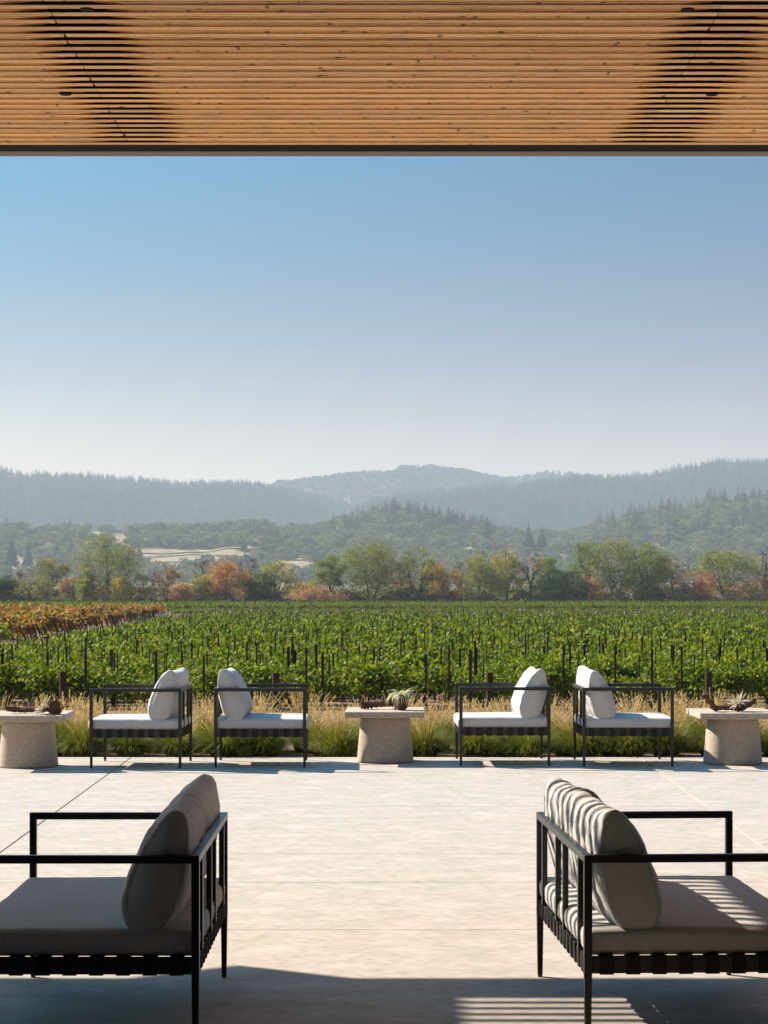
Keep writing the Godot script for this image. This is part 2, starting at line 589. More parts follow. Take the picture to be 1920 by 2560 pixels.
func make_roof() -> void:
	var H := 2.13
	var ceil_y := EYE + H
	var rng := RandomNumberGenerator.new()
	rng.seed = 71
	var roof := thing("pavilion_roof", "flat roof overhang with a ceiling of long golden wooden slats", "roof", Vector3(0, 0, 0))
	var pitch := 0.112
	var edge := 5600.0 * H / 1070.0            # where the slats end, 11.15 m out
	var lip := 5600.0 * H / 1041.0             # outer edge of the roof
	var jx := H / 1.676
	var zj := 7.6
	# boards: proud slats and, between them, set-back boards whose grooves deepen round the joint lines
	var count := int((edge - zj) / pitch)
	var groove := PackedFloat32Array()
	for k in count:
		var z1 := edge - k * pitch            # far side of the slat
		var z0 := z1 - 0.055
		# proud slat, cut at the joints
		var cuts := [-2.45, -jx, jx, 3.0 * jx, 4.9]
		for q in 4:
			var s := MB.new()
			var gap := 0.0004 if rng.randf() < 0.7 else rng.randf_range(0.001, 0.003)
			var sh: float = rng.randf_range(-0.004, 0.004)
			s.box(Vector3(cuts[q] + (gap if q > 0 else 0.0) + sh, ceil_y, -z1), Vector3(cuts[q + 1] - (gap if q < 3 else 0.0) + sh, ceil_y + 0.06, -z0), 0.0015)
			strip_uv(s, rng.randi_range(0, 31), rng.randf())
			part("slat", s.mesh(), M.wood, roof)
		# set-back board with run-out grooves at the joints
		var g := MB.new()
		g.use_uv = true
		var y0 := z0
		var y1 := z0 - (pitch - 0.055)
		var board := rng.randi_range(0, 31)
		var u0 := rng.randf()
		var xx := PackedFloat32Array()
		var x := -2.45
		while x < 4.9001:
			xx.append(x)
			x += 0.035
		var shift_l := rng.randf_range(-0.03, 0.03)
		var shift_r := rng.randf_range(-0.03, 0.03)
		var deps := PackedFloat32Array()
		for i in xx.size():
			var dep := 0.0045
			for jj in [[-jx, shift_l], [jx, shift_r], [3.0 * jx, shift_l]]:
				var dd: float = absf(xx[i] - jj[0] - jj[1] - 0.065)
				dep = maxf(dep, 0.0045 + 0.013 * clampf((0.24 - dd) / 0.15, 0.0, 1.0) + 0.05 * clampf((0.11 - dd) / 0.08, 0.0, 1.0))
			deps.append(dep)
			for e in 2:
				var zz := -y0 + 0.0 if e == 0 else -y1
				g.v.append(Vector3(xx[i], ceil_y + dep, zz))
				g.n.append(Vector3.ZERO)
				g.uv.append(Vector2(xx[i] / 3.0 + u0, (board + (0.06 if e == 0 else 0.94)) / 32.0))
			if i > 0:
				var a := g.v.size() - 4
				g.idx.append(a); g.idx.append(a + 2); g.idx.append(a + 1)
				g.idx.append(a + 1); g.idx.append(a + 2); g.idx.append(a + 3)
		g.smooth_fast()
		if g.n[0].y > 0.0:
			for i in g.idx.size() / 3:
				var w := g.idx[i * 3 + 1]
				g.idx[i * 3 + 1] = g.idx[i * 3 + 2]
				g.idx[i * 3 + 2] = w
			for i in g.n.size():
				g.n[i] = -g.n[i]
		part("groove_board", g.mesh(), M.knotty_wood, roof)
		# black strip stands in for shade on the far groove wall where cut deep
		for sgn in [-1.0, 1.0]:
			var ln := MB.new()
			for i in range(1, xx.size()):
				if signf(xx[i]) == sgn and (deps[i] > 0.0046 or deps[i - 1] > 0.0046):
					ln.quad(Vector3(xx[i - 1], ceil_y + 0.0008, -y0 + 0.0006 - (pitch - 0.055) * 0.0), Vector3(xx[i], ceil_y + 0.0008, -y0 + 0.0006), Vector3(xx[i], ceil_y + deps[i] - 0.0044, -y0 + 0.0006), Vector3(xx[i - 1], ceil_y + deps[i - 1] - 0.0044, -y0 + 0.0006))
			part("groove_shade", ln.mesh(), M.roof_black, roof)
	# recessed sprinkler heads beside the joints
	for p in [[375.0 / 1.728, 39.0 / 1.728], [283.0 / 1.728, 405.0 / 1.728], [960.0 + 1312.0 / 1.728, 40.0 / 1.728], [960.0 + 1417.0 / 1.728, 407.0 / 1.728]]:
		var d: float = 5600.0 * H / (1432.0 - p[1])
		var r := MB.new()
		var q := px(p[0], p[1], d)
		r.tube(PackedVector3Array([Vector3(q.x, ceil_y - 0.004, q.z), Vector3(q.x, ceil_y + 0.02, q.z)]), PackedFloat32Array([0.026, 0.026]), 20)
		part("downlight", r.mesh(), M.roof_black, roof)
	# black channel and bronze lip along the edge
	var ch := MB.new()
	ch.box(Vector3(-9, ceil_y + 0.01, -edge - 0.012), Vector3(9, ceil_y + 0.10, -(lip - 0.125)), 0.002)
	part("edge_channel", ch.mesh(), M.roof_black, roof)
	var fa := MB.new()
	fa.box(Vector3(-9, ceil_y, -(lip - 0.123)), Vector3(9, ceil_y + 0.16, -lip), 0.004)
	part("fascia", fa.mesh(), M.roof_bronze, roof)
	# roof deck above the slats, with an open slatted bay to the left of the view
	var dy := ceil_y + 0.085
	var dt := ceil_y + 0.13
	var hx0 := -4.03
	var hx1 := -1.98
	var hz0 := 8.7
	var hz1 := 8.62 + 0.70 * dt
	for r in [[-9.0, -2.455, 6.0, -hz0], [hx1, 9.0, -hz0, -(lip - 0.125)], [-9.0, hx0, -hz0, -(lip - 0.125)], [hx0, hx1, -hz1, -(lip - 0.125)], [-2.455, 9.0, 6.0, -hz0]]:
		var s := MB.new()
		s.box(Vector3(r[0] + 0.001, dy, r[2] - 0.001), Vector3(r[1] - 0.001, dt, r[3] + 0.001), 0.001)
		part("deck", s.mesh(), M.plaster_dark, roof)
	# closing ceiling beside the slatted field (unseen, made dark to cut fill light)
	for r in [[4.91, 9.0, 6.0, -edge], [-9.0, hx0, 6.0, -edge], [hx0, -2.46, 6.0, -hz0], [-2.459, 4.909, 6.0, -(edge - count * pitch)]]:
		var s := MB.new()
		s.box(Vector3(r[0], ceil_y + 0.005, r[2]), Vector3(r[1], ceil_y + 0.055, r[3]), 0.001)
		part("ceiling_board", s.mesh(), M.plaster_dark, roof)
	# open slats in the bay; the first ones are shorter on the left
	var zz := hz1 - 0.05
	var k := 0
	while zz > hz0:
		var s := MB.new()
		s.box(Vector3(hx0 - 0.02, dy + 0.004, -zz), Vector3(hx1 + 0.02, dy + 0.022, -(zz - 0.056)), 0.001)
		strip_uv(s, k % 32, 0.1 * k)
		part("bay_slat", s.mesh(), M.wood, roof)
		zz -= pitch
		k += 1
	# drop panel at the left corner of the roof, outside the picture, that breaks the shadow line
	var dp := MB.new()
	var a := Vector3(-4.23, 0, -11.40)
	var c := Vector3(-5.6, 0, -10.42)
	for pr in [[a, c]]:
		var dir: Vector3 = (pr[1] - pr[0])
		var mid: Vector3 = (pr[0] + pr[1]) * 0.5 + Vector3(0, 3.49, 0)
		dp.cbox(Vector3(dir.length(), 0.48, 0.04), 0.003, Transform3D(Basis(Vector3.UP, atan2(-dir.z, dir.x)), mid))
	part("drop_panel", dp.mesh(), M.roof_bronze, roof)
	# the room behind the camera
	for w in [["wall_back", Vector3(-9.2, -0.3, 6.0), Vector3(9.2, 3.9, 6.2)], ["wall_left", Vector3(-9.2, -0.3, 5.999), Vector3(-9.0, 3.9, -4.5)], ["wall_right", Vector3(9.0, -0.3, 5.999), Vector3(9.2, 3.9, -4.5)]]:
		var s := MB.new()
		s.box(w[1], w[2], 0.003)
		struct(w[0], s.mesh(), M.plaster_dark)

# ------------------------------------------------------------------ ground and hills
func make_ground() -> void:
	# one sheet from the planting bed to beyond the hills
	sheet("ground", [19.40, 19.6, 20.2, 21.0, 22.0, 25.0, 28.0, 31.0, 34.0, 37.0, 40.0, 43.0, 46.0, 55.0, 70.0, 100.0, 150.0, 220.0, 320.0, 420.0, 470.0], M.soil)
	sheet("valley_floor", [470.0, 520.0, 700.0, 1000.0, 1400.0, 3000.0, 6000.0, 14000.0], M.dry_grass)

func sheet(called: String, ds: Array, m: Material) -> void:
	var pts := PackedVector3Array()
	var cols := 61
	for d in ds:
		var half: float = 30.0 + d * 0.6
		for j in cols:
			var x := lerpf(-half, half, float(j) / (cols - 1))
			pts.append(Vector3(x, field_y(d) if d > 19.5 else -0.06, -d))
	var b := MB.new()
	b.grid(pts, ds.size(), cols)
	b.smooth_fast()
	if b.n[0].y < 0:
		for i in b.idx.size() / 3:
			var w := b.idx[i * 3 + 1]
			b.idx[i * 3 + 1] = b.idx[i * 3 + 2]
			b.idx[i * 3 + 2] = w
		for i in b.n.size():
			b.n[i] = -b.n[i]
	struct(called, b.mesh(), m)

func curve_at(c: Array, x: float) -> float:
	if x <= c[0][0]:
		return c[0][1]
	for i in range(1, c.size()):
		if x <= c[i][0]:
			var t: float = (x - c[i - 1][0]) / (c[i][0] - c[i - 1][0])
			t = t * t * (3.0 - 2.0 * t)
			return lerpf(c[i - 1][1], c[i][1], t)
	return c[c.size() - 1][1]

var hills := {}

# a hill: crest line as photograph pixels at depth dc, foot at depth df
func hill(key: String, crest: Array, dc: float, df: float, m: Material, rough: float, seed_: int, ease := 1.0) -> void:
	var f := FastNoiseLite.new()
	f.seed = seed_
	f.frequency = 0.0035
	f.fractal_octaves = 4
	hills[key] = {"crest": crest, "dc": dc, "df": df, "f": f, "rough": rough, "ease": ease}
	var rows := 26
	var cols := 121
	var pts := PackedVector3Array()
	for i in rows:
		for j in cols:
			var x := lerpf(-900.0, 2820.0, float(j) / (cols - 1))
			pts.append(hill_point(key, x, float(i) / (rows - 7)))
	var b := MB.new()
	b.grid(pts, rows, cols)
	b.smooth_fast()
	if b.n[cols * 3 + 60].y < 0:
		for i in b.idx.size() / 3:
			var w := b.idx[i * 3 + 1]
			b.idx[i * 3 + 1] = b.idx[i * 3 + 2]
			b.idx[i * 3 + 2] = w
		for i in b.n.size():
			b.n[i] = -b.n[i]
	struct("hill", b.mesh(), m)

# t = 0 at the foot, 1 at the crest, above 1 down the far side
func hill_point(key: String, x: float, t: float) -> Vector3:
	var h: Dictionary = hills[key]
	var d: float = lerpf(h.df, h.dc, t)
	var top := px(x, curve_at(h.crest, x), h.dc)
	var base := -9.5
	var s := t if t <= 1.0 else maxf(1.0 - (t - 1.0) * 1.6, 0.0)
	var k: float = pow(s, h.ease)
	k = lerpf(k, k * k * (3.0 - 2.0 * k), 0.6)
	var wx := (x - 962.0) / 5600.0 * d
	var y: float = lerpf(base, top.y, k)
	y += h.f.get_noise_2d(wx, d) * h.rough * (s * (1.0 - s) * 4.0)
	return Vector3(wx, y - 0.3, -d)

func conifer_mesh(seed_: int, tiers: int, arms: int, full: float) -> ArrayMesh:
	var rng := RandomNumberGenerator.new()
	rng.seed = seed_
	var b := MB.new()
	b.use_c = true
	b.col = Color(0.6, 0.5, 0.4)
	b.tube(PackedVector3Array([Vector3(0, 0, 0), Vector3(0, 0.9, 0)]), PackedFloat32Array([0.018, 0.004]), 4, false)
	for i in tiers:
		var t := float(i) / tiers
		var y := lerpf(0.10, 0.97, t)
		var r := full * pow(1.0 - t, 0.85) * rng.randf_range(0.75, 1.12) + 0.012
		var na := arms - int(t * arms * 0.45)
		var off := rng.randf() * TAU
		for j in na:
			var a := off + TAU * j / na + rng.randf_range(-0.25, 0.25)
			var rr := r * rng.randf_range(0.65, 1.15)
			var dirv := Vector3(cos(a), 0, sin(a))
			var sidev := Vector3(-sin(a), 0, cos(a)) * rr * 0.5
			var dr := rng.randf_range(0.55, 0.95) * rr
			var k := rng.randf_range(0.75, 1.2)
			b.col = Color(k, k, k)
			var root := Vector3(0, y + 0.035, 0)
			var tip := root + dirv * rr + Vector3(0, -dr, 0)
			var mid := root + dirv * rr * 0.55 + Vector3(0, -dr * 0.25, 0)
			b.tri(root, mid + sidev, tip)
			b.tri(root, tip, mid - sidev)
	return b.mesh()

func bushy_mesh(seed_: int, leaves: int, size: float, flat: float) -> ArrayMesh:
	var rng := RandomNumberGenerator.new()
	rng.seed = seed_
	var b := MB.new()
	b.use_c = true
	b.col = Color(0.5, 0.45, 0.4)
	b.tube(PackedVector3Array([Vector3(0, 0, 0), Vector3(0.02, 0.3, 0.01), Vector3(0, 0.6, 0)]), PackedFloat32Array([0.05, 0.035, 0.015]), 5, false)
	var lobes := []
	for i in 9:
		var a := rng.randf() * TAU
		var r := sqrt(rng.randf()) * 0.36
		lobes.append([Vector3(cos(a) * r, rng.randf_range(0.34, 0.82) - r * 0.45, sin(a) * r), rng.randf_range(0.14, 0.25)])
	for i in leaves:
		var l: Array = lobes[rng.randi_range(0, lobes.size() - 1)]
		var d := Vector3(rng.randfn(), rng.randfn(), rng.randfn()).normalized()
		var p: Vector3 = l[0] + d * l[1] * rng.randf_range(0.75, 1.08) * Vector3(1, flat, 1)
		var k := rng.randf_range(0.75, 1.25)
		b.col = Color(k, k, k * rng.randf_range(0.85, 1.0))
		leaf_quad(b, p, (d + Vector3(rng.randfn(), rng.randfn(), rng.randfn()) * 0.5).normalized(), size * rng.randf_range(0.7, 1.3), rng)
	return b.mesh()

func leaf_quad(b: MB, p: Vector3, nn: Vector3, s: float, rng: RandomNumberGenerator) -> void:
	var x := nn.cross(Vector3.UP if absf(nn.y) < 0.9 else Vector3.RIGHT).normalized()
	x = x.rotated(nn, rng.randf() * TAU)
	var y := nn.cross(x)
	b.quad(p - x * s * 0.5, p + y * s * 0.36, p + x * s * 0.55, p - y * s * 0.36)

func scatter(key: String, n: int, rng: RandomNumberGenerator, tmin: float, tmax: float, smin: float, smax: float, holes: Array, wide: float, places: Array, cols: PackedColorArray, base: Color, vary: float, xr := Vector2(-250, 2170)) -> void:
	for i in n:
		var x := rng.randf_range(xr.x, xr.y)
		var t := rng.randf_range(tmin, tmax)
		var p := hill_point(key, x, t)
		var skip := false
		if holes.size() > 0:
			var sx := 962.0 + p.x / -p.z * 5600.0
			var sy := 1432.0 - (p.y - EYE) / -p.z * 5600.0
			for h in holes:
				if sx > h[0] and sx < h[2] and sy > h[1] and sy < h[3]:
					skip = true
		if skip:
			continue
		var s := rng.randf_range(smin, smax)
		var w := s * wide * rng.randf_range(0.8, 1.25)
		places.append(Transform3D(Basis(Vector3.UP, rng.randf() * TAU).scaled(Vector3(w, s, w)), p))
		var k := 1.0 + rng.randf_range(-vary, vary)
		cols.append(Color(base.r * k * rng.randf_range(0.85, 1.2), base.g * k, base.b * k * rng.randf_range(0.8, 1.2)))

func make_hills() -> void:
	var rng := RandomNumberGenerator.new()
	rng.seed = 101
	hill("far", [[-900, 1260], [900, 1225], [1200, 1205], [1280, 1199], [1384, 1186], [1454, 1193], [1560, 1206], [1800, 1215], [2820, 1230]], 6900.0, 6500.0, M.forest_floor, 60.0, 1)
	hill("peak", [[-900, 1275], [500, 1250], [663, 1217], [717, 1208], [794, 1200], [880, 1190], [930, 1184], [968, 1184], [1003, 1172], [1084, 1171], [1149, 1179], [1219, 1194], [1300, 1212], [1500, 1250], [2820, 1290]], 6500.0, 5400.0, M.brown_slope, 45.0, 2)
	hill("left", [[-900, 1165], [-300, 1170], [0, 1196], [60, 1207], [200, 1210], [330, 1217], [440, 1231], [500, 1228], [640, 1228], [700, 1242], [760, 1256], [800, 1266], [860, 1284], [930, 1310], [1000, 1340], [1150, 1395], [1400, 1432], [2820, 1436]], 5600.0, 4200.0, M.forest_floor, 30.0, 3)
	hill("right", [[-900, 1436], [500, 1420], [700, 1370], [850, 1310], [950, 1270], [1006, 1258], [1064, 1252], [1280, 1233], [1376, 1223], [1434, 1214], [1519, 1215], [1608, 1210], [1646, 1203], [1724, 1188], [1801, 1175], [1920, 1172], [2200, 1160], [2820, 1170]], 5200.0, 3900.0, M.forest_floor, 30.0, 4)
	hill("knoll", [[-900, 1335], [-100, 1335], [60, 1332], [130, 1334], [230, 1328], [330, 1336], [430, 1328], [520, 1330], [600, 1318], [700, 1325], [800, 1325], [880, 1312], [980, 1298], [1060, 1302], [1160, 1322], [1260, 1342], [1400, 1352], [1500, 1330], [1600, 1302], [1700, 1290], [1800, 1268], [1920, 1262], [2200, 1250], [2820, 1260]], 3000.0, 2100.0, M.hill_grass, 14.0, 5, 0.8)
	var con := [conifer_mesh(1, 11, 8, 0.15), conifer_mesh(2, 10, 7, 0.18), conifer_mesh(3, 12, 8, 0.13)]
	var bush := [bushy_mesh(11, 260, 0.15, 0.85), bushy_mesh(12, 260, 0.15, 0.75)]
	var dark := Color(0.075, 0.095, 0.055)
	var oak := Color(0.15, 0.16, 0.07)
	var label_of := {"left": "dense dark conifer forest covering the hazy left ridge", "right": "dense conifer forest covering the hazy right ridge", "far": "faint blue wood on the farthest hill", "peak": "thin mixed wood on the pale central peak"}
	for h in [["left", 24000, 15.0, 38.0], ["right", 22000, 14.0, 36.0]]:
		for q in 3:
			var places := []
			var cols := PackedColorArray()
			scatter(h[0], h[1] / 3, rng, 0.05, 1.12, h[2], h[3], [], [1.9, 1.7, 1.9][q], places, cols, dark, 0.6)
			copies("conifer_forest", con[q], M.needle, places, cols, label_of[h[0]] + [", its broad trees", ", its short trees", ", its slender trees"][q], "forest")
	for h in [["peak", 11000, 10.0, 17.0], ["far", 4000, 12.0, 20.0]]:
		var places := []
		var cols := PackedColorArray()
		scatter(h[0], h[1], rng, 0.1, 1.1, h[2], h[3], [], 1.4, places, cols, Color(0.15, 0.115, 0.085) if h[0] == "peak" else dark, 0.4)
		copies("hill_wood", bush[0], M.far_leaf, places, cols, label_of[h[0]], "forest")
		places = []
		cols = PackedColorArray()
		scatter(h[0], h[1] / 2, rng, 0.1, 1.1, h[2] * 1.2, h[3] * 1.3, [], 1.0, places, cols, dark, 0.4)
		copies("conifer_forest", con[1], M.needle, places, cols, label_of[h[0]] + ", its dark conifers", "forest")
	# broadleaf woods of the near hill, with clearings
	var clear := [[60, 1318, 130, 1345], [215, 1322, 260, 1362], [270, 1336, 320, 1372], [325, 1372, 640, 1412], [480, 1310, 600, 1326], [640, 1325, 790, 1336], [1700, 1295, 1725, 1318], [700, 1405, 830, 1440], [380, 1405, 470, 1440], [0, 1398, 100, 1440]]
	for q in 2:
		var places := []
		var cols := PackedColorArray()
		scatter("knoll", 2600, rng, 0.0, 1.05, 7.0, 19.0, clear, 1.3, places, cols, oak, 0.35)
		scatter("knoll", 900, rng, 0.0, 1.0, 6.0, 10.0, clear, 1.3, places, cols, Color(0.27, 0.25, 0.09), 0.4)
		copies("oak_wood", bush[q], M.far_leaf, places, cols, ["rounded olive green oaks massed over the near hazy hill", "flatter pale green broadleaf wood among the oaks on the near hazy hill"][q], "forest")
	var pl := []
	var cl := PackedColorArray()
	scatter("knoll", 210, rng, 0.35, 1.05, 20.0, 35.0, clear, 1.6, pl, cl, dark, 0.3, Vector2(1480, 2150))
	scatter("knoll", 90, rng, 0.62, 1.02, 20.0, 31.0, clear, 1.6, pl, cl, dark, 0.3, Vector2(860, 1250))
	scatter("knoll", 40, rng, 0.1, 1.0, 17.0, 28.0, clear, 1.6, pl, cl, dark, 0.3, Vector2(-200, 860))
	copies("conifer_stand", con[0], M.needle, pl, cl, "dark conifers rising above the oaks of the near hazy hill", "forest")

# ------------------------------------------------------------------ trees of the treeline
func bez(a: Vector3, b: Vector3, c: Vector3, t: float) -> Vector3:
	return a.lerp(b, t).lerp(b.lerp(c, t), t)

# spec: x, top y, width in photograph pixels, depth, style values
func grow(rng: RandomNumberGenerator, H: float, W: float, sp: Dictionary) -> Array:
	var wood := MB.new()
	var lv := MB.new()
	lv.use_c = true
	var bare: float = sp.get("bare", 0.0)            # share of clumps without leaves
	var low: float = sp.get("low", 0.2)              # where the crown begins
	var stems: int = sp.get("stems", 1)
	var limbs: int = sp.get("limbs", 7)
	var clumps: int = int(sp.get("clumps", 46) * 1.25)
	var per: int = int(sp.get("per", 70) * 1.5)
	var ls: float = sp.get("leaf", 0.30)
	var cols: Array = sp.cols
	var lean: float = sp.get("lean", 0.0)
	var flat: float = sp.get("flat", 1.0)
	var ends := []
	var tr := H * 0.022 + 0.06
	var limb_pts := []
	for s in stems:
		var off := Vector3(rng.randf_range(-1, 1), 0, rng.randf_range(-1, 1)) * (0.25 * stems - 0.2)
		var topx := Vector3(rng.randf_range(-1, 1) * W * 0.16 + lean * H * 0.3, H * rng.randf_range(0.62, 0.8), rng.randf_range(-1, 1) * W * 0.1)
		if stems > 1:
			topx.x += (float(s) / (stems - 1) - 0.5) * W * 0.5
		var mid := Vector3(topx.x * 0.2, topx.y * 0.5, topx.z * 0.2) + off
		var pts := PackedVector3Array()
		var rad := PackedFloat32Array()
		for i in 9:
			var t := i / 8.0
			pts.append(bez(off, mid, topx, t) + Vector3(rng.randfn(), 0, rng.randfn()) * 0.05 * H * 0.12 * (1.0 if i > 0 else 0.0))
			rad.append(lerpf(tr, tr * 0.22, pow(t, 0.8)) / sqrt(stems))
		wood.tube(pts, rad, 7, false)
		for i in range(2, 9):
			limb_pts.append([pts[i], rad[i]])
		var nl := maxi(2, limbs / stems)
		for l in nl:
			var i0 := rng.randi_range(2, 7)
			var a := TAU * l / nl + rng.randf_range(-0.5, 0.5)
			var start := pts[i0]
			var hh := lerpf(low, 1.0, rng.randf_range(0.35, 1.0)) * H
			hh = maxf(hh, start.y + H * 0.06)
			var rr := W * 0.5 * rng.randf_range(0.5, 0.85)
			var end := Vector3(cos(a) * rr + lean * H * 0.2, minf(hh, H * 0.93), sin(a) * rr)
			var m2 := start.lerp(end, 0.45) + Vector3(0, -0.04 * H + rng.randf_range(0, 0.12) * H, 0) + Vector3(rng.randfn(), rng.randfn(), rng.randfn()) * W * 0.03
			var p2 := PackedVector3Array()
			var r2 := PackedFloat32Array()
			for q in 7:
				var t := q / 6.0
				p2.append(bez(start, m2, end, t) + Vector3(rng.randfn(), rng.randfn(), rng.randfn()) * 0.012 * H * (1.0 if q > 0 else 0.0))
				r2.append(lerpf(rad[i0] * 0.62, 0.03, t))
			wood.tube(p2, r2, 5, false)
			for q in range(2, 7):
				limb_pts.append([p2[q], r2[q]])
			ends.append(end)
	for k in clumps:
		# a clump place inside an uneven crown
		var p := Vector3.ZERO
		for tries in 20:
			var d := Vector3(rng.randf_range(-1, 1), rng.randf_range(-1, 1), rng.randf_range(-1, 1))
			if d.length() > 1.0 or d.length() < 0.35:
				continue
			var yy := 0.5 + 0.5 * d.y
			p = Vector3(d.x * W * 0.5 + lean * H * 0.25 * yy, lerpf(low * H, H, yy), d.z * W * 0.5)
			if flat > 1.0 and yy < 0.45 and rng.randf() < 0.6:
				continue
			break
		var best := 0
		var bd := 1e9
		for i in limb_pts.size():
			var q: Vector3 = limb_pts[i][0]
			var dd := q.distance_squared_to(p) + (30.0 if q.y > p.y + 0.5 else 0.0)
			if dd < bd:
				bd = dd
				best = i
		var s0: Vector3 = limb_pts[best][0]
		var r0: float = minf(limb_pts[best][1] * 0.7, 0.07)
		var m3 := s0.lerp(p, 0.5) + Vector3(rng.randfn(), rng.randfn() + 0.3, rng.randfn()) * W * 0.025
		wood.tube(PackedVector3Array([s0, bez(s0, m3, p, 0.35), bez(s0, m3, p, 0.7), p]), PackedFloat32Array([maxf(r0, 0.03), maxf(r0 * 0.75, 0.025), maxf(r0 * 0.45, 0.02), 0.012]), 4, false)
		var is_bare := rng.randf() < bare
		var twigs := 7 if is_bare else 3
		for q in twigs:
			var dv := Vector3(rng.randfn(), rng.randf_range(-0.1, 1.5), rng.randfn()).normalized()
			var lo := bez(s0, m3, p, rng.randf_range(0.4, 1.0))
			var e := lo + dv * rng.randf_range(0.08, 0.17) * W
			if e.y > H * 1.02:
				e.y = H * 1.02
			wood.tube(PackedVector3Array([lo, lo.lerp(e, 0.5) + Vector3(rng.randfn(), rng.randfn(), rng.randfn()) * 0.12, e]), PackedFloat32Array([0.03, 0.022, 0.008]), 3, false)
		if is_bare:
			continue
		var cr := W * rng.randf_range(0.085, 0.17)
		var base: Color = cols[rng.randi_range(0, cols.size() - 1)]
		var cnt := int(per * rng.randf_range(0.6, 1.3))
		for i in cnt:
			var d := Vector3(rng.randfn(), rng.randfn() * 0.75, rng.randfn()) * cr * 0.62
			var lp := p + d
			if lp.y > H * 1.03 or lp.y < 0.2:
				continue
			var v := rng.randf_range(0.72, 1.3)
			v *= 1.65
			lv.col = Color(base.r * v * rng.randf_range(0.85, 1.2), base.g * v, base.b * v * 0.85)
			leaf_quad(lv, lp, Vector3(rng.randfn(), absf(rng.randfn()) + 0.3, rng.randfn()).normalized(), ls * rng.randf_range(0.6, 1.3), rng)
	return [wood, lv]

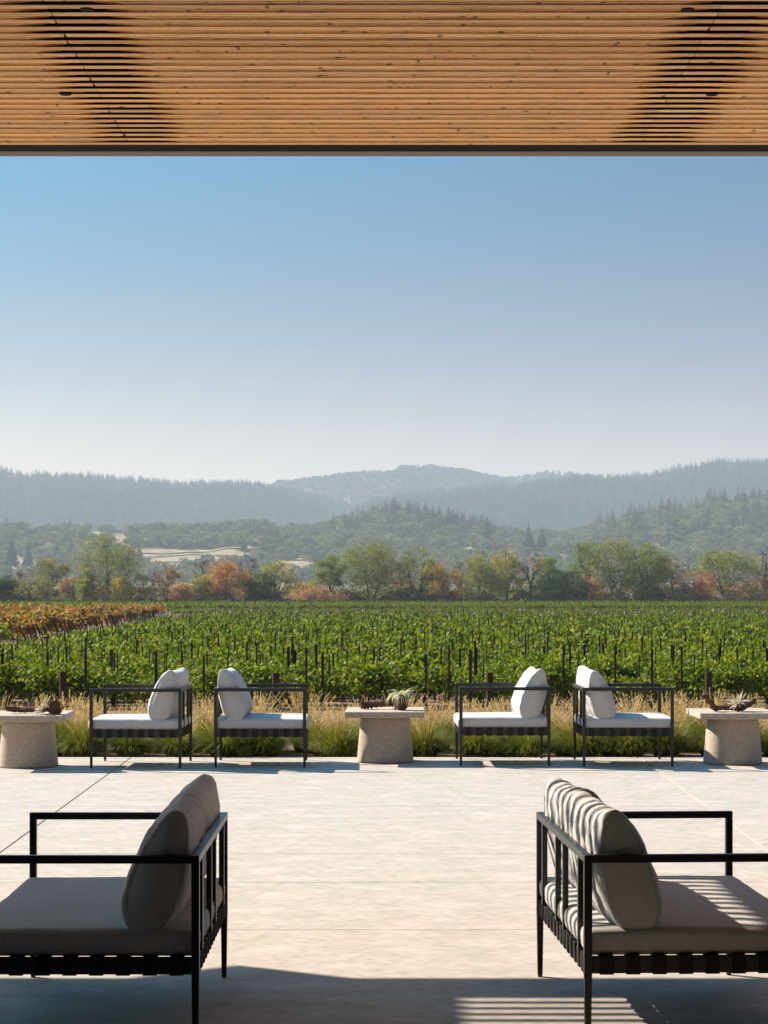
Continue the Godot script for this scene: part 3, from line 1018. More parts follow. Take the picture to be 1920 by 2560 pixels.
func make_treeline() -> void:
	var GR := [Color(0.13, 0.16, 0.045), Color(0.10, 0.13, 0.04), Color(0.17, 0.18, 0.055)]
	var YG := [Color(0.22, 0.22, 0.06), Color(0.16, 0.18, 0.05), Color(0.28, 0.25, 0.06)]
	var DK := [Color(0.045, 0.07, 0.025), Color(0.06, 0.085, 0.03)]
	var OR := [Color(0.36, 0.17, 0.07), Color(0.30, 0.15, 0.07), Color(0.25, 0.16, 0.07)]
	var BR := [Color(0.24, 0.16, 0.10), Color(0.20, 0.15, 0.085), Color(0.28, 0.18, 0.11)]
	var RD := [Color(0.40, 0.15, 0.09), Color(0.32, 0.14, 0.08)]
	var PK := [Color(0.33, 0.19, 0.15), Color(0.28, 0.17, 0.12)]
	var OL := [Color(0.17, 0.16, 0.065), Color(0.14, 0.14, 0.06), Color(0.20, 0.18, 0.09)]
	var YL := [Color(0.40, 0.31, 0.07), Color(0.33, 0.27, 0.07)]
	var list := [
		[10, 1438, 62, 0, {"cols": DK, "low": 0.02, "per": 100, "bare": 0.0}, "dark green bush at the left end of the treeline"],
		[38, 1424, 70, 6, {"cols": BR, "bare": 0.92, "low": 0.25, "per": 20}, "bare grey tree standing before the white gabled houses"],
		[125, 1397, 88, 8, {"cols": OL, "low": 0.35, "bare": 0.25, "flat": 2.0}, "grey olive broad crowned tree left of the tall airy poplar"],
		[88, 1442, 78, -4, {"cols": OL, "low": 0.03, "bare": 0.2}, "olive green thicket below the grey olive broad tree"],
		[182, 1436, 70, 2, {"cols": BR, "low": 0.05, "bare": 0.55}, "brown twiggy thicket left of the tall airy poplar"],
		[265, 1338, 150, 0, {"cols": [GR[0], GR[2], YG[0]], "low": 0.12, "stems": 4, "limbs": 16, "clumps": 110, "per": 62, "bare": 0.12}, "tallest airy green tree with several fanning stems on the left"],
		[215, 1425, 44, -5, {"cols": YG, "low": 0.05}, "yellow green bush against the stems of the tallest airy tree"],
		[305, 1442, 50, -6, {"cols": YL, "low": 0.05, "bare": 0.2}, "yellow bush right of the tallest airy tree"],
		[365, 1430, 70, 3, {"cols": BR, "low": 0.1, "bare": 0.7}, "brown nearly bare tree right of the yellow bush"],
		[415, 1412, 68, 0, {"cols": BR, "low": 0.12, "bare": 0.5}, "tall reddish brown thinning tree left of the orange crown"],
		[452, 1458, 66, -8, {"cols": PK, "low": 0.02, "bare": 0.3}, "low pinkish brown scrub left of the orange crowned tree"],
		[500, 1436, 72, -3, {"cols": YG, "low": 0.04}, "yellow green tree touching the orange crown from the left"],
		[520, 1390, 66, 14, {"cols": BR, "bare": 1.0, "low": 0.35}, "bare grey tree behind the orange crown, left one"],
		[566, 1402, 104, -2, {"cols": OR, "low": 0.18, "clumps": 60, "per": 80}, "round bright orange crowned tree left of centre"],
		[618, 1386, 64, 12, {"cols": BR, "bare": 1.0, "low": 0.35}, "bare spreading tree behind the orange crown, right one"],
		[648, 1428, 76, -3, {"cols": DK, "low": 0.08, "per": 95}, "dark green round tree right of the orange crown"],
		[694, 1402, 84, 0, {"cols": [YG[0], OL[2], YL[1]], "low": 0.25, "bare": 0.3, "limbs": 10}, "thin yellowish tree with a clear upright trunk"],
		[757, 1455, 56, 2, {"cols": YL, "low": 0.03, "bare": 0.1}, "yellow bush behind the pink shrub"],
		[775, 1464, 84, -9, {"cols": PK, "low": 0.0, "bare": 0.35}, "pinkish red twiggy shrub before the yellow bush"],
		[823, 1388, 76, 0, {"cols": GR, "low": 0.32, "limbs": 9}, "small neat green tree with a forked trunk near the centre"],
		[852, 1470, 84, -4, {"cols": BR, "low": 0.0, "bare": 0.4}, "low brown scrub under the small neat green tree"],
		[925, 1356, 138, 0, {"cols": [GR[0], OL[0], GR[2]], "low": 0.1, "stems": 2, "limbs": 12, "clumps": 95, "per": 74}, "large spreading green oak with a leaning limb at the centre"],
		[1004, 1396, 66, 8, {"cols": PK, "low": 0.15, "bare": 0.6}, "pale pinkish twiggy tree right of the large central oak"],
		[1040, 1362, 92, -2, {"cols": [GR[0], YG[1]], "low": 0.1, "bare": 0.4, "stems": 2, "limbs": 12, "lean": 0.06}, "gnarled dark trunked oak with a twisted dead top"],
		[1085, 1398, 60, 8, {"cols": YG, "low": 0.1}, "pale green tree behind the gnarled oak"],
		[1112, 1406, 80, 0, {"cols": [OR[0], OR[2], OL[0]], "low": 0.1, "bare": 0.2}, "orange topped tree right of the gnarled oak"],
		[1155, 1384, 44, 3, {"cols": BR, "bare": 1.0, "low": 0.3, "stems": 3, "limbs": 9, "clumps": 16}, "dead upright snags right of the orange topped tree"],
		[1196, 1356, 52, 16, {"cols": BR, "bare": 1.0, "low": 0.45, "clumps": 20}, "dead forked tree rising behind the golden green crown"],
		[1207, 1380, 108, -2, {"cols": [YG[0], GR[2], OL[0]], "low": 0.03, "clumps": 72, "per": 84}, "broad golden green tree left of the rusty crown"],
		[1268, 1376, 84, 2, {"cols": [OR[2], YG[0], OL[2]], "low": 0.08, "clumps": 56}, "rusty gold crowned tree right of centre"],
		[1325, 1374, 62, -2, {"cols": BR, "bare": 0.85, "low": 0.2}, "dark bare tree right of the rusty gold crown"],
		[1366, 1390, 74, 6, {"cols": GR, "low": 0.06}, "green tree behind the darkest round bush"],
		[1405, 1430, 118, -6, {"cols": [Color(0.022, 0.038, 0.014), Color(0.03, 0.048, 0.018)], "low": 0.0, "per": 120, "clumps": 60}, "darkest round evergreen bush right of centre"],
		[1470, 1348, 86, 4, {"cols": GR, "low": 0.15, "limbs": 10}, "green tree left of the big airy crown on the right"],
		[1478, 1442, 70, -5, {"cols": OR, "low": 0.02, "bare": 0.4}, "rusty scrub right of the darkest round bush"],
		[1537, 1346, 116, 0, {"cols": [OL[0], GR[2], YG[1]], "low": 0.15, "stems": 2, "limbs": 14, "clumps": 80, "per": 62, "bare": 0.1}, "big airy olive crown with forked dark stems on the right"],
		[1619, 1360, 118, -3, {"cols": [GR[0], GR[1], YG[1]], "low": 0.04, "clumps": 86, "per": 100}, "big dense green tree on the right"],
		[1682, 1393, 66, 2, {"cols": [OL[2], BR[0]], "low": 0.2, "bare": 0.5}, "pale thin tree right of the big dense green tree"],
		[1745, 1428, 80, -3, {"cols": RD, "low": 0.05, "bare": 0.35}, "red orange small tree between pale thin tree and arched crown"],
		[1700, 1462, 70, -7, {"cols": BR, "low": 0.0, "bare": 0.3}, "brown scrub under the pale thin tree"],
		[1815, 1375, 142, 0, {"cols": [YG[1], GR[0], YG[0]], "low": 0.3, "stems": 2, "limbs": 14, "clumps": 84, "flat": 2.0, "per": 64, "bare": 0.2}, "wide arched bright green crown near the right end"],
		[1860, 1440, 90, -6, {"cols": BR, "low": 0.02, "bare": 0.4}, "brown thicket under the wide arched crown"],
		[1912, 1358, 70, 2, {"cols": BR, "bare": 0.95, "low": 0.2, "limbs": 11}, "tall bare tree at the right edge"],
		[1935, 1440, 70, -4, {"cols": OR, "low": 0.02, "bare": 0.2}, "orange scrub at the right edge under the bare tree"],
		[-40, 1400, 90, 4, {"cols": GR, "low": 0.1}, "green tree just cut by the left edge"],
		[1985, 1385, 100, 2, {"cols": OL, "low": 0.1}, "olive tree just beyond the right edge"],
	]
	var rng := RandomNumberGenerator.new()
	rng.seed = 211
	for e in list:
		var d: float = 478.0 + e[3]
		var sc := d / 5600.0
		var gy := field_y(d)
		var at := Vector3((e[0] - 962.0) * sc, gy, -d)
		var H: float = EYE - (e[1] - 1432.0) * sc - gy
		var W: float = e[2] * sc * 1.12
		var parts := grow(rng, H, W, e[4])
		var nm := "bare_tree" if e[4].get("bare", 0.0) > 0.8 else ("bush" if H < 7.0 else "broadleaf_tree")
		var t := thing(nm, e[5], "bush" if nm == "bush" else "tree", at, 0.0, "trees at the end of the vineyard")
		part("trunk", parts[0].mesh(), M.bark, t)
		if parts[1].idx.size() > 0:
			part("crown", parts[1].mesh(), M.far_leaf, t)
	# undergrowth along the foot of the trees
	var ub := MB.new()
	ub.use_c = true
	var tones := [OL[0], BR[0], GR[1], BR[2], PK[1], DK[1], OL[2]]
	var un := FastNoiseLite.new()
	un.seed = 9
	un.frequency = 0.09
	for i in 26000:
		var x := rng.randf_range(-110, 110)
		var layer := rng.randi_range(0, 2)
		var d := 474.0 + layer * 9.0 + rng.randf() * 4.0
		var top := maxf(0.6, 2.6 + layer * 0.9 + 3.2 * un.get_noise_2d(x, layer * 40.0))
		var hh := sqrt(rng.randf()) * top
		var tone: Color = tones[posmod(int(floor((un.get_noise_2d(x * 0.6 + 300.0, layer * 70.0) + 1.0) * 6.0)), tones.size())]
		var k := rng.randf_range(0.8, 1.5)
		ub.col = Color(tone.r * k, tone.g * k, tone.b * k)
		for q in 3:
			leaf_quad(ub, Vector3(x + rng.randfn() * 0.3, field_y(d) + hh + rng.randfn() * 0.2, -d), Vector3(rng.randfn(), 0.6, rng.randfn()).normalized(), 0.42, rng)
	var u := part("undergrowth", ub.mesh(), M.far_leaf, self)
	tag(u, "tangled brown and green undergrowth along the foot of the treeline", "undergrowth", "", "stuff")

# ------------------------------------------------------------------ vineyard
# lobed leaf: fan of six triangles, slightly cupped
func vine_leaf(b: MB, p: Vector3, nn: Vector3, s: float, rng: RandomNumberGenerator) -> void:
	var x := nn.cross(Vector3.UP if absf(nn.y) < 0.9 else Vector3.RIGHT).normalized().rotated(nn, rng.randf() * TAU)
	var y := nn.cross(x)
	var rim := PackedVector3Array()
	var rs := [0.30, 0.52, 0.36, 0.56, 0.36, 0.52]
	for i in 6:
		var a := TAU * i / 6.0
		rim.append(p + (x * cos(a) + y * sin(a)) * s * rs[i] - nn * s * 0.10)
	var k := b.v.size()
	b.v.append(p); b.n.append(nn); b.c.append(b.col)
	for i in 6:
		b.v.append(rim[i])
		b.n.append((nn + (rim[i] - p) / s * 0.5).normalized())
		b.c.append(b.col)
	for i in 6:
		b.idx.append(k); b.idx.append(k + 1 + (i + 1) % 6); b.idx.append(k + 1 + i)

func vine_meshes(seed_: int, leaves: int, size: float, tones: Array, half: Vector3, crown_y: float) -> Array:
	var rng := RandomNumberGenerator.new()
	rng.seed = seed_
	var wood := MB.new()
	var lv := MB.new()
	lv.use_c = true
	var head := Vector3(rng.randf_range(-0.05, 0.05), crown_y * 0.62, 0)
	wood.tube(PackedVector3Array([Vector3.ZERO, Vector3(0.03, 0.2, 0.02), Vector3(-0.02, 0.4, 0), head]), PackedFloat32Array([0.05, 0.04, 0.036, 0.045]), 6, true, 0.15, rng)
	var canes := []
	for i in 17:
		var a := rng.randf() * TAU
		var r := rng.randf_range(0.55, 1.0)
		var up := rng.randf_range(0.2, 0.62)
		var end := Vector3(cos(a) * half.x * r, crown_y + rng.randf_range(-1.25, 0.1) * half.y, sin(a) * half.z * r)
		var mid := head + Vector3(end.x * 0.45, up, end.z * 0.45)
		var pts := PackedVector3Array()
		for q in 6:
			pts.append(bez(head, mid, end, q / 5.0))
		canes.append(pts)
		wood.tube(pts, PackedFloat32Array([0.012, 0.01, 0.008, 0.007, 0.006, 0.003]), 3, false)
	# a few shoots that stand up out of the canopy
	for i in 4:
		var a := rng.randf() * TAU
		var s := Vector3(cos(a) * half.x * 0.5, crown_y * 0.9, sin(a) * half.z * 0.5)
		var e := s + Vector3(rng.randfn() * 0.12, rng.randf_range(0.15, 0.38), rng.randfn() * 0.12)
		canes.append(PackedVector3Array([s, s.lerp(e, 0.5), e]))
	for i in leaves:
		var pts: PackedVector3Array = canes[rng.randi_range(0, canes.size() - 1)]
		var t := sqrt(rng.randf()) * (pts.size() - 1.001)
		var k := int(t)
		var p := pts[k].lerp(pts[k + 1], t - k) + Vector3(rng.randfn() * 0.15, rng.randfn() * 0.10 + 0.02, rng.randfn() * 0.15)
		if p.y < 0.1:
			continue
		var tone: Color = tones[rng.randi_range(0, tones.size() - 1)]
		var v := rng.randf_range(0.75, 1.25)
		lv.col = Color(tone.r * v * rng.randf_range(0.85, 1.15), tone.g * v, tone.b * v)
		vine_leaf(lv, p, Vector3(rng.randfn() * 0.9, 0.35 + absf(rng.randfn()) * 0.5, rng.randfn() * 0.9).normalized(), size * rng.randf_range(0.65, 1.2), rng)
	return [wood.mesh(), lv.mesh()]

func tpost_mesh(h: float, w: float) -> ArrayMesh:
	# rolled steel stake: a flat flange with a stem behind it
	var b := MB.new()
	b.box(Vector3(-w * 0.5, -0.3, -0.006), Vector3(w * 0.5, h, 0.006), 0.002)
	b.box(Vector3(-0.006, -0.3, -w * 0.7), Vector3(0.006, h - 0.003, -0.0065), 0.002)
	return b.mesh()

# left border of the green block
func block_left(d: float) -> float:
	return lerpf(-13.5, -16.1, (d - 88.0) / 74.0)

# fence of end posts across the dirt track
func fence_x(d: float) -> float:
	return lerpf(-19.5, -23.2, (d - 127.0) / 107.0)

func make_vineyard() -> void:
	var rng := RandomNumberGenerator.new()
	rng.seed = 307
	var tones := [Color(0.16, 0.215, 0.012), Color(0.105, 0.16, 0.010), Color(0.195, 0.24, 0.012), Color(0.26, 0.28, 0.018), Color(0.06, 0.105, 0.009)]
	var variants := []
	for i in 6:
		variants.append(vine_meshes(400 + i, 1700, 0.108, tones, Vector3(1.0, 0.5, 0.95), 0.78))
	var far := []
	for i in 3:
		far.append(vine_meshes(450 + i, 380, 0.19, tones, Vector3(1.0, 0.5, 0.9), 0.88))
	var stake := tpost_mesh(1.38, 0.03)
	var stake_tall := tpost_mesh(1.58, 0.052)
	var stake_far := MB.new()
	stake_far.box(Vector3(-0.015, -0.2, -0.015), Vector3(0.015, 1.4, 0.015), 0.002)
	var far_places := [[], [], []]
	var stake_places := []
	var near_count := 0
	var stake_count := 0
	var d := 57.4
	var row := 0
	while d < 182.0:
		var half := d * 0.1718 + 2.5
		var x := -half + rng.randf() * 1.5
		var left := -1e9
		if d > 82.0:
			left = block_left(d)
		while x < half:
			if x > left:
				var dd := d + rng.randfn() * 0.12
				var p := Vector3(x + rng.randfn() * 0.1, field_y(dd), -dd)
				var s := rng.randf_range(0.88, 1.14)
				var bs := Basis(Vector3.UP, rng.randf() * TAU).scaled(Vector3(s, s * rng.randf_range(0.85, 1.1), s))
				if near_count < 300 and d < 110.0:
					var o := thing("grapevine", "leafy green grapevine in the nearest rows of the vineyard", "grapevine", p, 0.0, "grapevines in the nearest rows")
					o.transform = Transform3D(bs, p)
					var vm: Array = variants[rng.randi_range(0, 5)]
					part("trunk", vm[0], M.vine_wood, o)
					part("foliage", vm[1], M.leaf, o)
					near_count += 1
				else:
					far_places[rng.randi_range(0, 2)].append(Transform3D(bs, p))
				# a stake at every vine, a stronger one at every sixth
				var sp := Vector3(p.x + 0.12, p.y, p.z + 0.05)
				var tall := posmod(int(round(x / 1.5)) + row, 6) == 0
				var lean := Basis(Vector3.FORWARD, rng.randfn() * 0.018) * Basis(Vector3.UP, rng.randf_range(-0.5, 0.5))
				if stake_count < 300:
					var o2 := part("vine_stake", stake_tall if tall else stake, M.post_steel, self, Transform3D(lean, sp))
					tag(o2, "dark steel stake with wider flange at every sixth vine" if tall else "thin dark steel stake standing beside a vine in the nearest rows", "stake", "wide stakes in the nearest rows" if tall else "thin stakes in the nearest rows")
					stake_count += 1
				else:
					stake_places.append(Transform3D(lean.scaled(Vector3(1, rng.randf_range(0.94, 1.12), 1)), sp))
			x += 1.35 + rng.randfn() * 0.05
		d += 1.9 if d < 110.0 else 2.1
		row += 1
	# slanting end posts of the rows along the dirt track on the left
	var d2 := 122.0
	while d2 < 236.0:
		var x := fence_x(d2)
		var o := part("end_post", stake_far.mesh(), M.stake_wood, self, Transform3D(Basis(Vector3.FORWARD, -0.13 + rng.randfn() * 0.03).scaled(Vector3(2.8, 0.88, 2.8)), Vector3(x, field_y(d2), -d2)))
		tag(o, "slanting wooden end post along the dirt track on the left", "post", "end posts along the dirt track")
		d2 += 2.1
	# far rows
	var far_labels := ["dense green vine rows filling the middle of the vineyard", "green vines scattered through the middle vineyard rows", "lighter green vines among the middle vineyard rows"]
	for q in 3:
		copies("vine_rows", far[q][1], M.leaf, far_places[q], PackedColorArray(), far_labels[q], "vineyard")
	# old orange vines left of the track
	var autumn := [Color(0.34, 0.16, 0.035), Color(0.38, 0.23, 0.05), Color(0.30, 0.09, 0.03), Color(0.20, 0.17, 0.04), Color(0.40, 0.26, 0.07)]
	var old := []
	for i in 4:
		old.append(vine_meshes(480 + i, 420, 0.27, autumn, Vector3(1.15, 0.6, 1.15), 1.15))
	var greenish := vine_meshes(490, 420, 0.27, [tones[0], tones[3], autumn[3]], Vector3(1.1, 0.6, 1.1), 1.1)
	var dz := 124.0
	while dz < 268.0:
		var right := -22.3 if dz < 166.0 else lerpf(-22.3, -26.8, clampf((dz - 166.0) / 34.0, 0.0, 1.0))
		var xx := right
		while xx > -dz * 0.1718 - 3.0:
			var p := Vector3(xx + rng.randfn() * 0.25, 0, -(dz + rng.randfn() * 0.25))
			p.y = field_y(-p.z)
			if rng.randf() > 0.06 and not (xx > right - 1.0 and rng.randf() < 0.35):
				var o := thing("old_vine", "bushy orange autumn vine in the old block left of the dirt track", "grapevine", p, 0.0, "orange vines left of the track")
				var s := rng.randf_range(0.9, 1.25)
				o.transform = Transform3D(Basis(Vector3.UP, rng.randf() * TAU).scaled(Vector3(s, s * rng.randf_range(0.9, 1.1), s)), p)
				var vm: Array = old[rng.randi_range(0, 3)]
				part("trunk", vm[0], M.vine_wood, o)
				part("foliage", vm[1], M.leaf, o)
			xx -= 2.35
		dz += 2.7
	var lone := thing("old_vine", "single orange autumn vine standing alone at the edge of the dirt track", "grapevine", Vector3(-24.3, field_y(201), -201), 0.4)
	part("trunk", old[1][0], M.vine_wood, lone)
	part("foliage", old[1][1], M.leaf, lone)
	var gv := thing("old_vine", "greenish vine at the near left corner of the orange block", "grapevine", Vector3(-19.9, field_y(116), -116), 0.4)
	part("trunk", greenish[0], M.vine_wood, gv)
	part("foliage", greenish[1], M.leaf, gv)
	# young vines in white grow tubes
	var tube := MB.new()
	tube.tube(PackedVector3Array([Vector3(0, 0, 0), Vector3(0, 0.75, 0)]), PackedFloat32Array([0.07, 0.07]), 6)
	var tb := []
	var yv := []
	var ys := []
	var d3 := 186.0
	while d3 < 334.0:
		var half := d3 * 0.1718 + 3.0
		var x := -half + rng.randf()
		while x < half:
			var p := Vector3(x, field_y(d3), -d3)
			if x > block_left(d3) - 1.0 or (x < fence_x(d3) - 1.0 and d3 > 222.0 and x > fence_x(d3) - 5.0) or d3 > 270.0:
				tb.append(Transform3D(Basis().scaled(Vector3(1, rng.randf_range(0.8, 1.15), 1)), p))
				if rng.randf() < 0.6:
					var s := rng.randf_range(0.3, 0.5)
					yv.append(Transform3D(Basis(Vector3.UP, rng.randf() * TAU).scaled(Vector3(s, s * 1.1, s)), p + Vector3(0, 0.35, 0)))
				if rng.randf() < 0.35:
					ys.append(Transform3D(Basis(), p + Vector3(0.1, 0, 0)))
			x += 1.5
		d3 += 3.0
	copies("grow_tubes", tube.mesh(), M.tube_white, tb, PackedColorArray(), "pale band of white grow tubes around young vines across the far field", "grow tubes")
	copies("young_vines", far[1][1], M.leaf, yv, PackedColorArray(), "small young vines growing out of the white tubes", "vineyard")
	var fv := []
	var d4 := 338.0
	while d4 < 464.0:
		var half := d4 * 0.1718 + 3.0
		var x := -half + rng.randf()
		while x < half:
			var p := Vector3(x, field_y(d4), -d4)
			var s := rng.randf_range(1.0, 1.35)
			fv.append(Transform3D(Basis(Vector3.UP, rng.randf() * TAU).scaled(Vector3(s * 0.9, s * 1.0, s * 0.8)), p))
			ys.append(Transform3D(Basis().scaled(Vector3(1.2, 1.25, 1.2)), p))
			x += 1.7
		d4 += 2.8
	copies("vine_rows", far[2][1], M.leaf, fv, PackedColorArray(), "farthest green vine rows below the treeline", "vineyard")
	stake_places.append_array(ys)
	copies("vine_stakes", stake_far.mesh(), M.stake_wood, stake_places, PackedColorArray(), "thicket of thin dark stakes over the middle and far vineyard", "stakes")
	# four round steel posts in front of the first row
	var where := ["left end, behind the left table", "left of the centre table, behind the second chair", "right of the centre table, behind the third chair", "right end, behind the right table"]
	var xs := [157.5, 689.5, 1224.5, 1771.5]
	var tops := [1679.0, 1682.0, 1682.0, 1680.0]
	for i in 4:
		var dd := 48.0
		var top := px(xs[i], tops[i], dd)
		var gy := field_y(dd)
		var post := MB.new()
		var hh := top.y - gy
		# open pipe: outer wall, rim, inner wall
		post.tube(PackedVector3Array([Vector3(0, -0.3, 0), Vector3(0, hh - 0.004, 0)]), PackedFloat32Array([0.078, 0.078]), 24, false)
		post.tube(PackedVector3Array([Vector3(0, hh - 0.004, 0), Vector3(0, hh, 0), Vector3(0, hh, 0.00001), Vector3(0, hh - 0.2, 0)]), PackedFloat32Array([0.0782, 0.076, 0.068, 0.068]), 24, false)
		var o := part("steel_post", post.mesh(), M.post_steel, self, Transform3D(Basis(), Vector3(top.x, gy, top.z)))
		tag(o, "thick round rusty steel post at " + where[i], "post", "round steel posts before the vineyard")
	# squat leaning brace posts between them
	var braces := [[193, 1677, 0.0], [322, 1673, 0.10], [415, 1675, 0.0], [629, 1675, 0.02], [846, 1678, 0.0], [1066, 1668, 0.03], [1294, 1657, 0.12], [1499, 1665, 0.0], [1775, 1654, 0.06]]
	var bl := ["first", "second", "third", "fourth", "fifth", "sixth", "seventh", "eighth", "ninth"]
	for i in braces.size():
		var e: Array = braces[i]
		var dd := 64.0
		var top := px(e[0], e[1], dd)
		var gy := field_y(dd)
		var s := MB.new()
		s.box(Vector3(-0.04, -0.2, -0.04), Vector3(0.04, top.y - gy, 0.04), 0.004)
		var o := part("brace_post", s.mesh(), M.post_steel, self, Transform3D(Basis(Vector3.FORWARD, e[2]), Vector3(top.x - e[2] * (top.y - gy), gy, top.z)))
		tag(o, "short brown square post among the first vines, %s from the left" % bl[i], "post", "short square posts")
	# the strong steel posts that stand tallest before the first row
	var strong := [[6, 1634, 9], [119, 1630, 7], [214, 1620, 8], [279, 1623, 8], [286, 1632, 5], [390, 1629, 8], [455, 1631, 6], [510, 1640, 6], [721, 1617, 8], [738, 1626, 8], [766, 1620, 6], [791, 1614, 6], [807, 1630, 7], [823, 1635, 4], [833, 1631, 5], [1065, 1634, 6], [1087, 1622, 5], [1103, 1620, 5], [1123, 1613, 6], [1150, 1621, 6], [1176, 1625, 9], [1189, 1618, 9], [1361, 1616, 6], [1409, 1611, 6], [1461, 1612, 7], [1538, 1615, 6], [1630, 1621, 7], [1680, 1612, 8], [1704, 1617, 6], [1798, 1617, 6], [1918, 1620, 8]]
	for i in strong.size():
		var e: Array = strong[i]
		var dd := 58.0 + 3.6 * sin(i * 2.4)
		var top := px(e[0], e[1], dd)
		var gy := field_y(dd)
		var o := part("steel_post", tpost_mesh(top.y - gy, e[2] * dd / 5600.0 * 0.9), M.post_steel, self, Transform3D(Basis(), Vector3(top.x, gy, top.z)))
		tag(o, "tall dark rolled steel post at the front of the vineyard", "post", "tall steel posts at the vineyard front")
	# drip lines
	for i in 3:
		var dd := 62.4 + i * 1.9
		var l := MB.new()
		var pts := PackedVector3Array()
		var rad := PackedFloat32Array()
		for q in 61:
			var x := lerpf(-14, 14, q / 60.0)
			pts.append(Vector3(x, field_y(dd) + 0.42 - 0.03 * absf(sin(x * 2.1)), -dd))
			rad.append(0.011)
		l.tube(pts, rad, 5)
		var o := part("drip_line", l.mesh(), M.black_metal, self)
		tag(o, "thin black irrigation hose strung along the %s vine row" % ["nearest", "second", "third"][i], "hose")

# ------------------------------------------------------------------ far houses and single trees
func gable(parent: Node, m: Material, at: Vector3, w: float, h: float, peak: float, dep: float) -> void:
	var b := MB.new()
	var a := [Vector3(-w / 2, 0, 0), Vector3(w / 2, 0, 0), Vector3(w / 2, h, 0), Vector3(0, h + peak, 0), Vector3(-w / 2, h, 0)]
	var o := Vector3(0, h * 0.5, -dep * 0.5)
	var bk := []
	for p in a:
		bk.append(p + Vector3(0, 0, -dep))
	for f in [a, bk]:
		b.quad_out(f[0], f[1], f[2], f[4], o)
		b.tri_out(f[2], f[3], f[4], o)
	b.quad_out(a[0], a[4], bk[4], bk[0], o)
	b.quad_out(a[1], a[2], bk[2], bk[1], o)
	part("wall", b.mesh(), m, parent, Transform3D(Basis(), at))
	var r := MB.new()
	for s in [-1.0, 1.0]:
		var e0 := Vector3(s * (w / 2 + 0.4), h - 0.3, 0.5)
		var e1 := Vector3(0, h + peak + 0.15, 0.5)
		var back := Vector3(0, 0, -dep - 1.0)
		r.quad_out(e0, e1, e1 + back, e0 + back, o)
		r.quad_out(e0 + Vector3(0, 0.25, 0), e1 + Vector3(0, 0.25, 0), e1 + back + Vector3(0, 0.25, 0), e0 + back + Vector3(0, 0.25, 0), o)
		r.quad_out(e0, e1, e1 + Vector3(0, 0.25, 0), e0 + Vector3(0, 0.25, 0), o + Vector3(0, 0, -5))
	part("roof", r.mesh(), M.house_roof, parent, Transform3D(Basis(), at))
	var wn := MB.new()
	wn.box(Vector3(-0.5, h * 0.45, 0.03), Vector3(0.5, h * 0.85, 0.09), 0.01)
	part("window", wn.mesh(), M.window_dark, parent, Transform3D(Basis(), at))

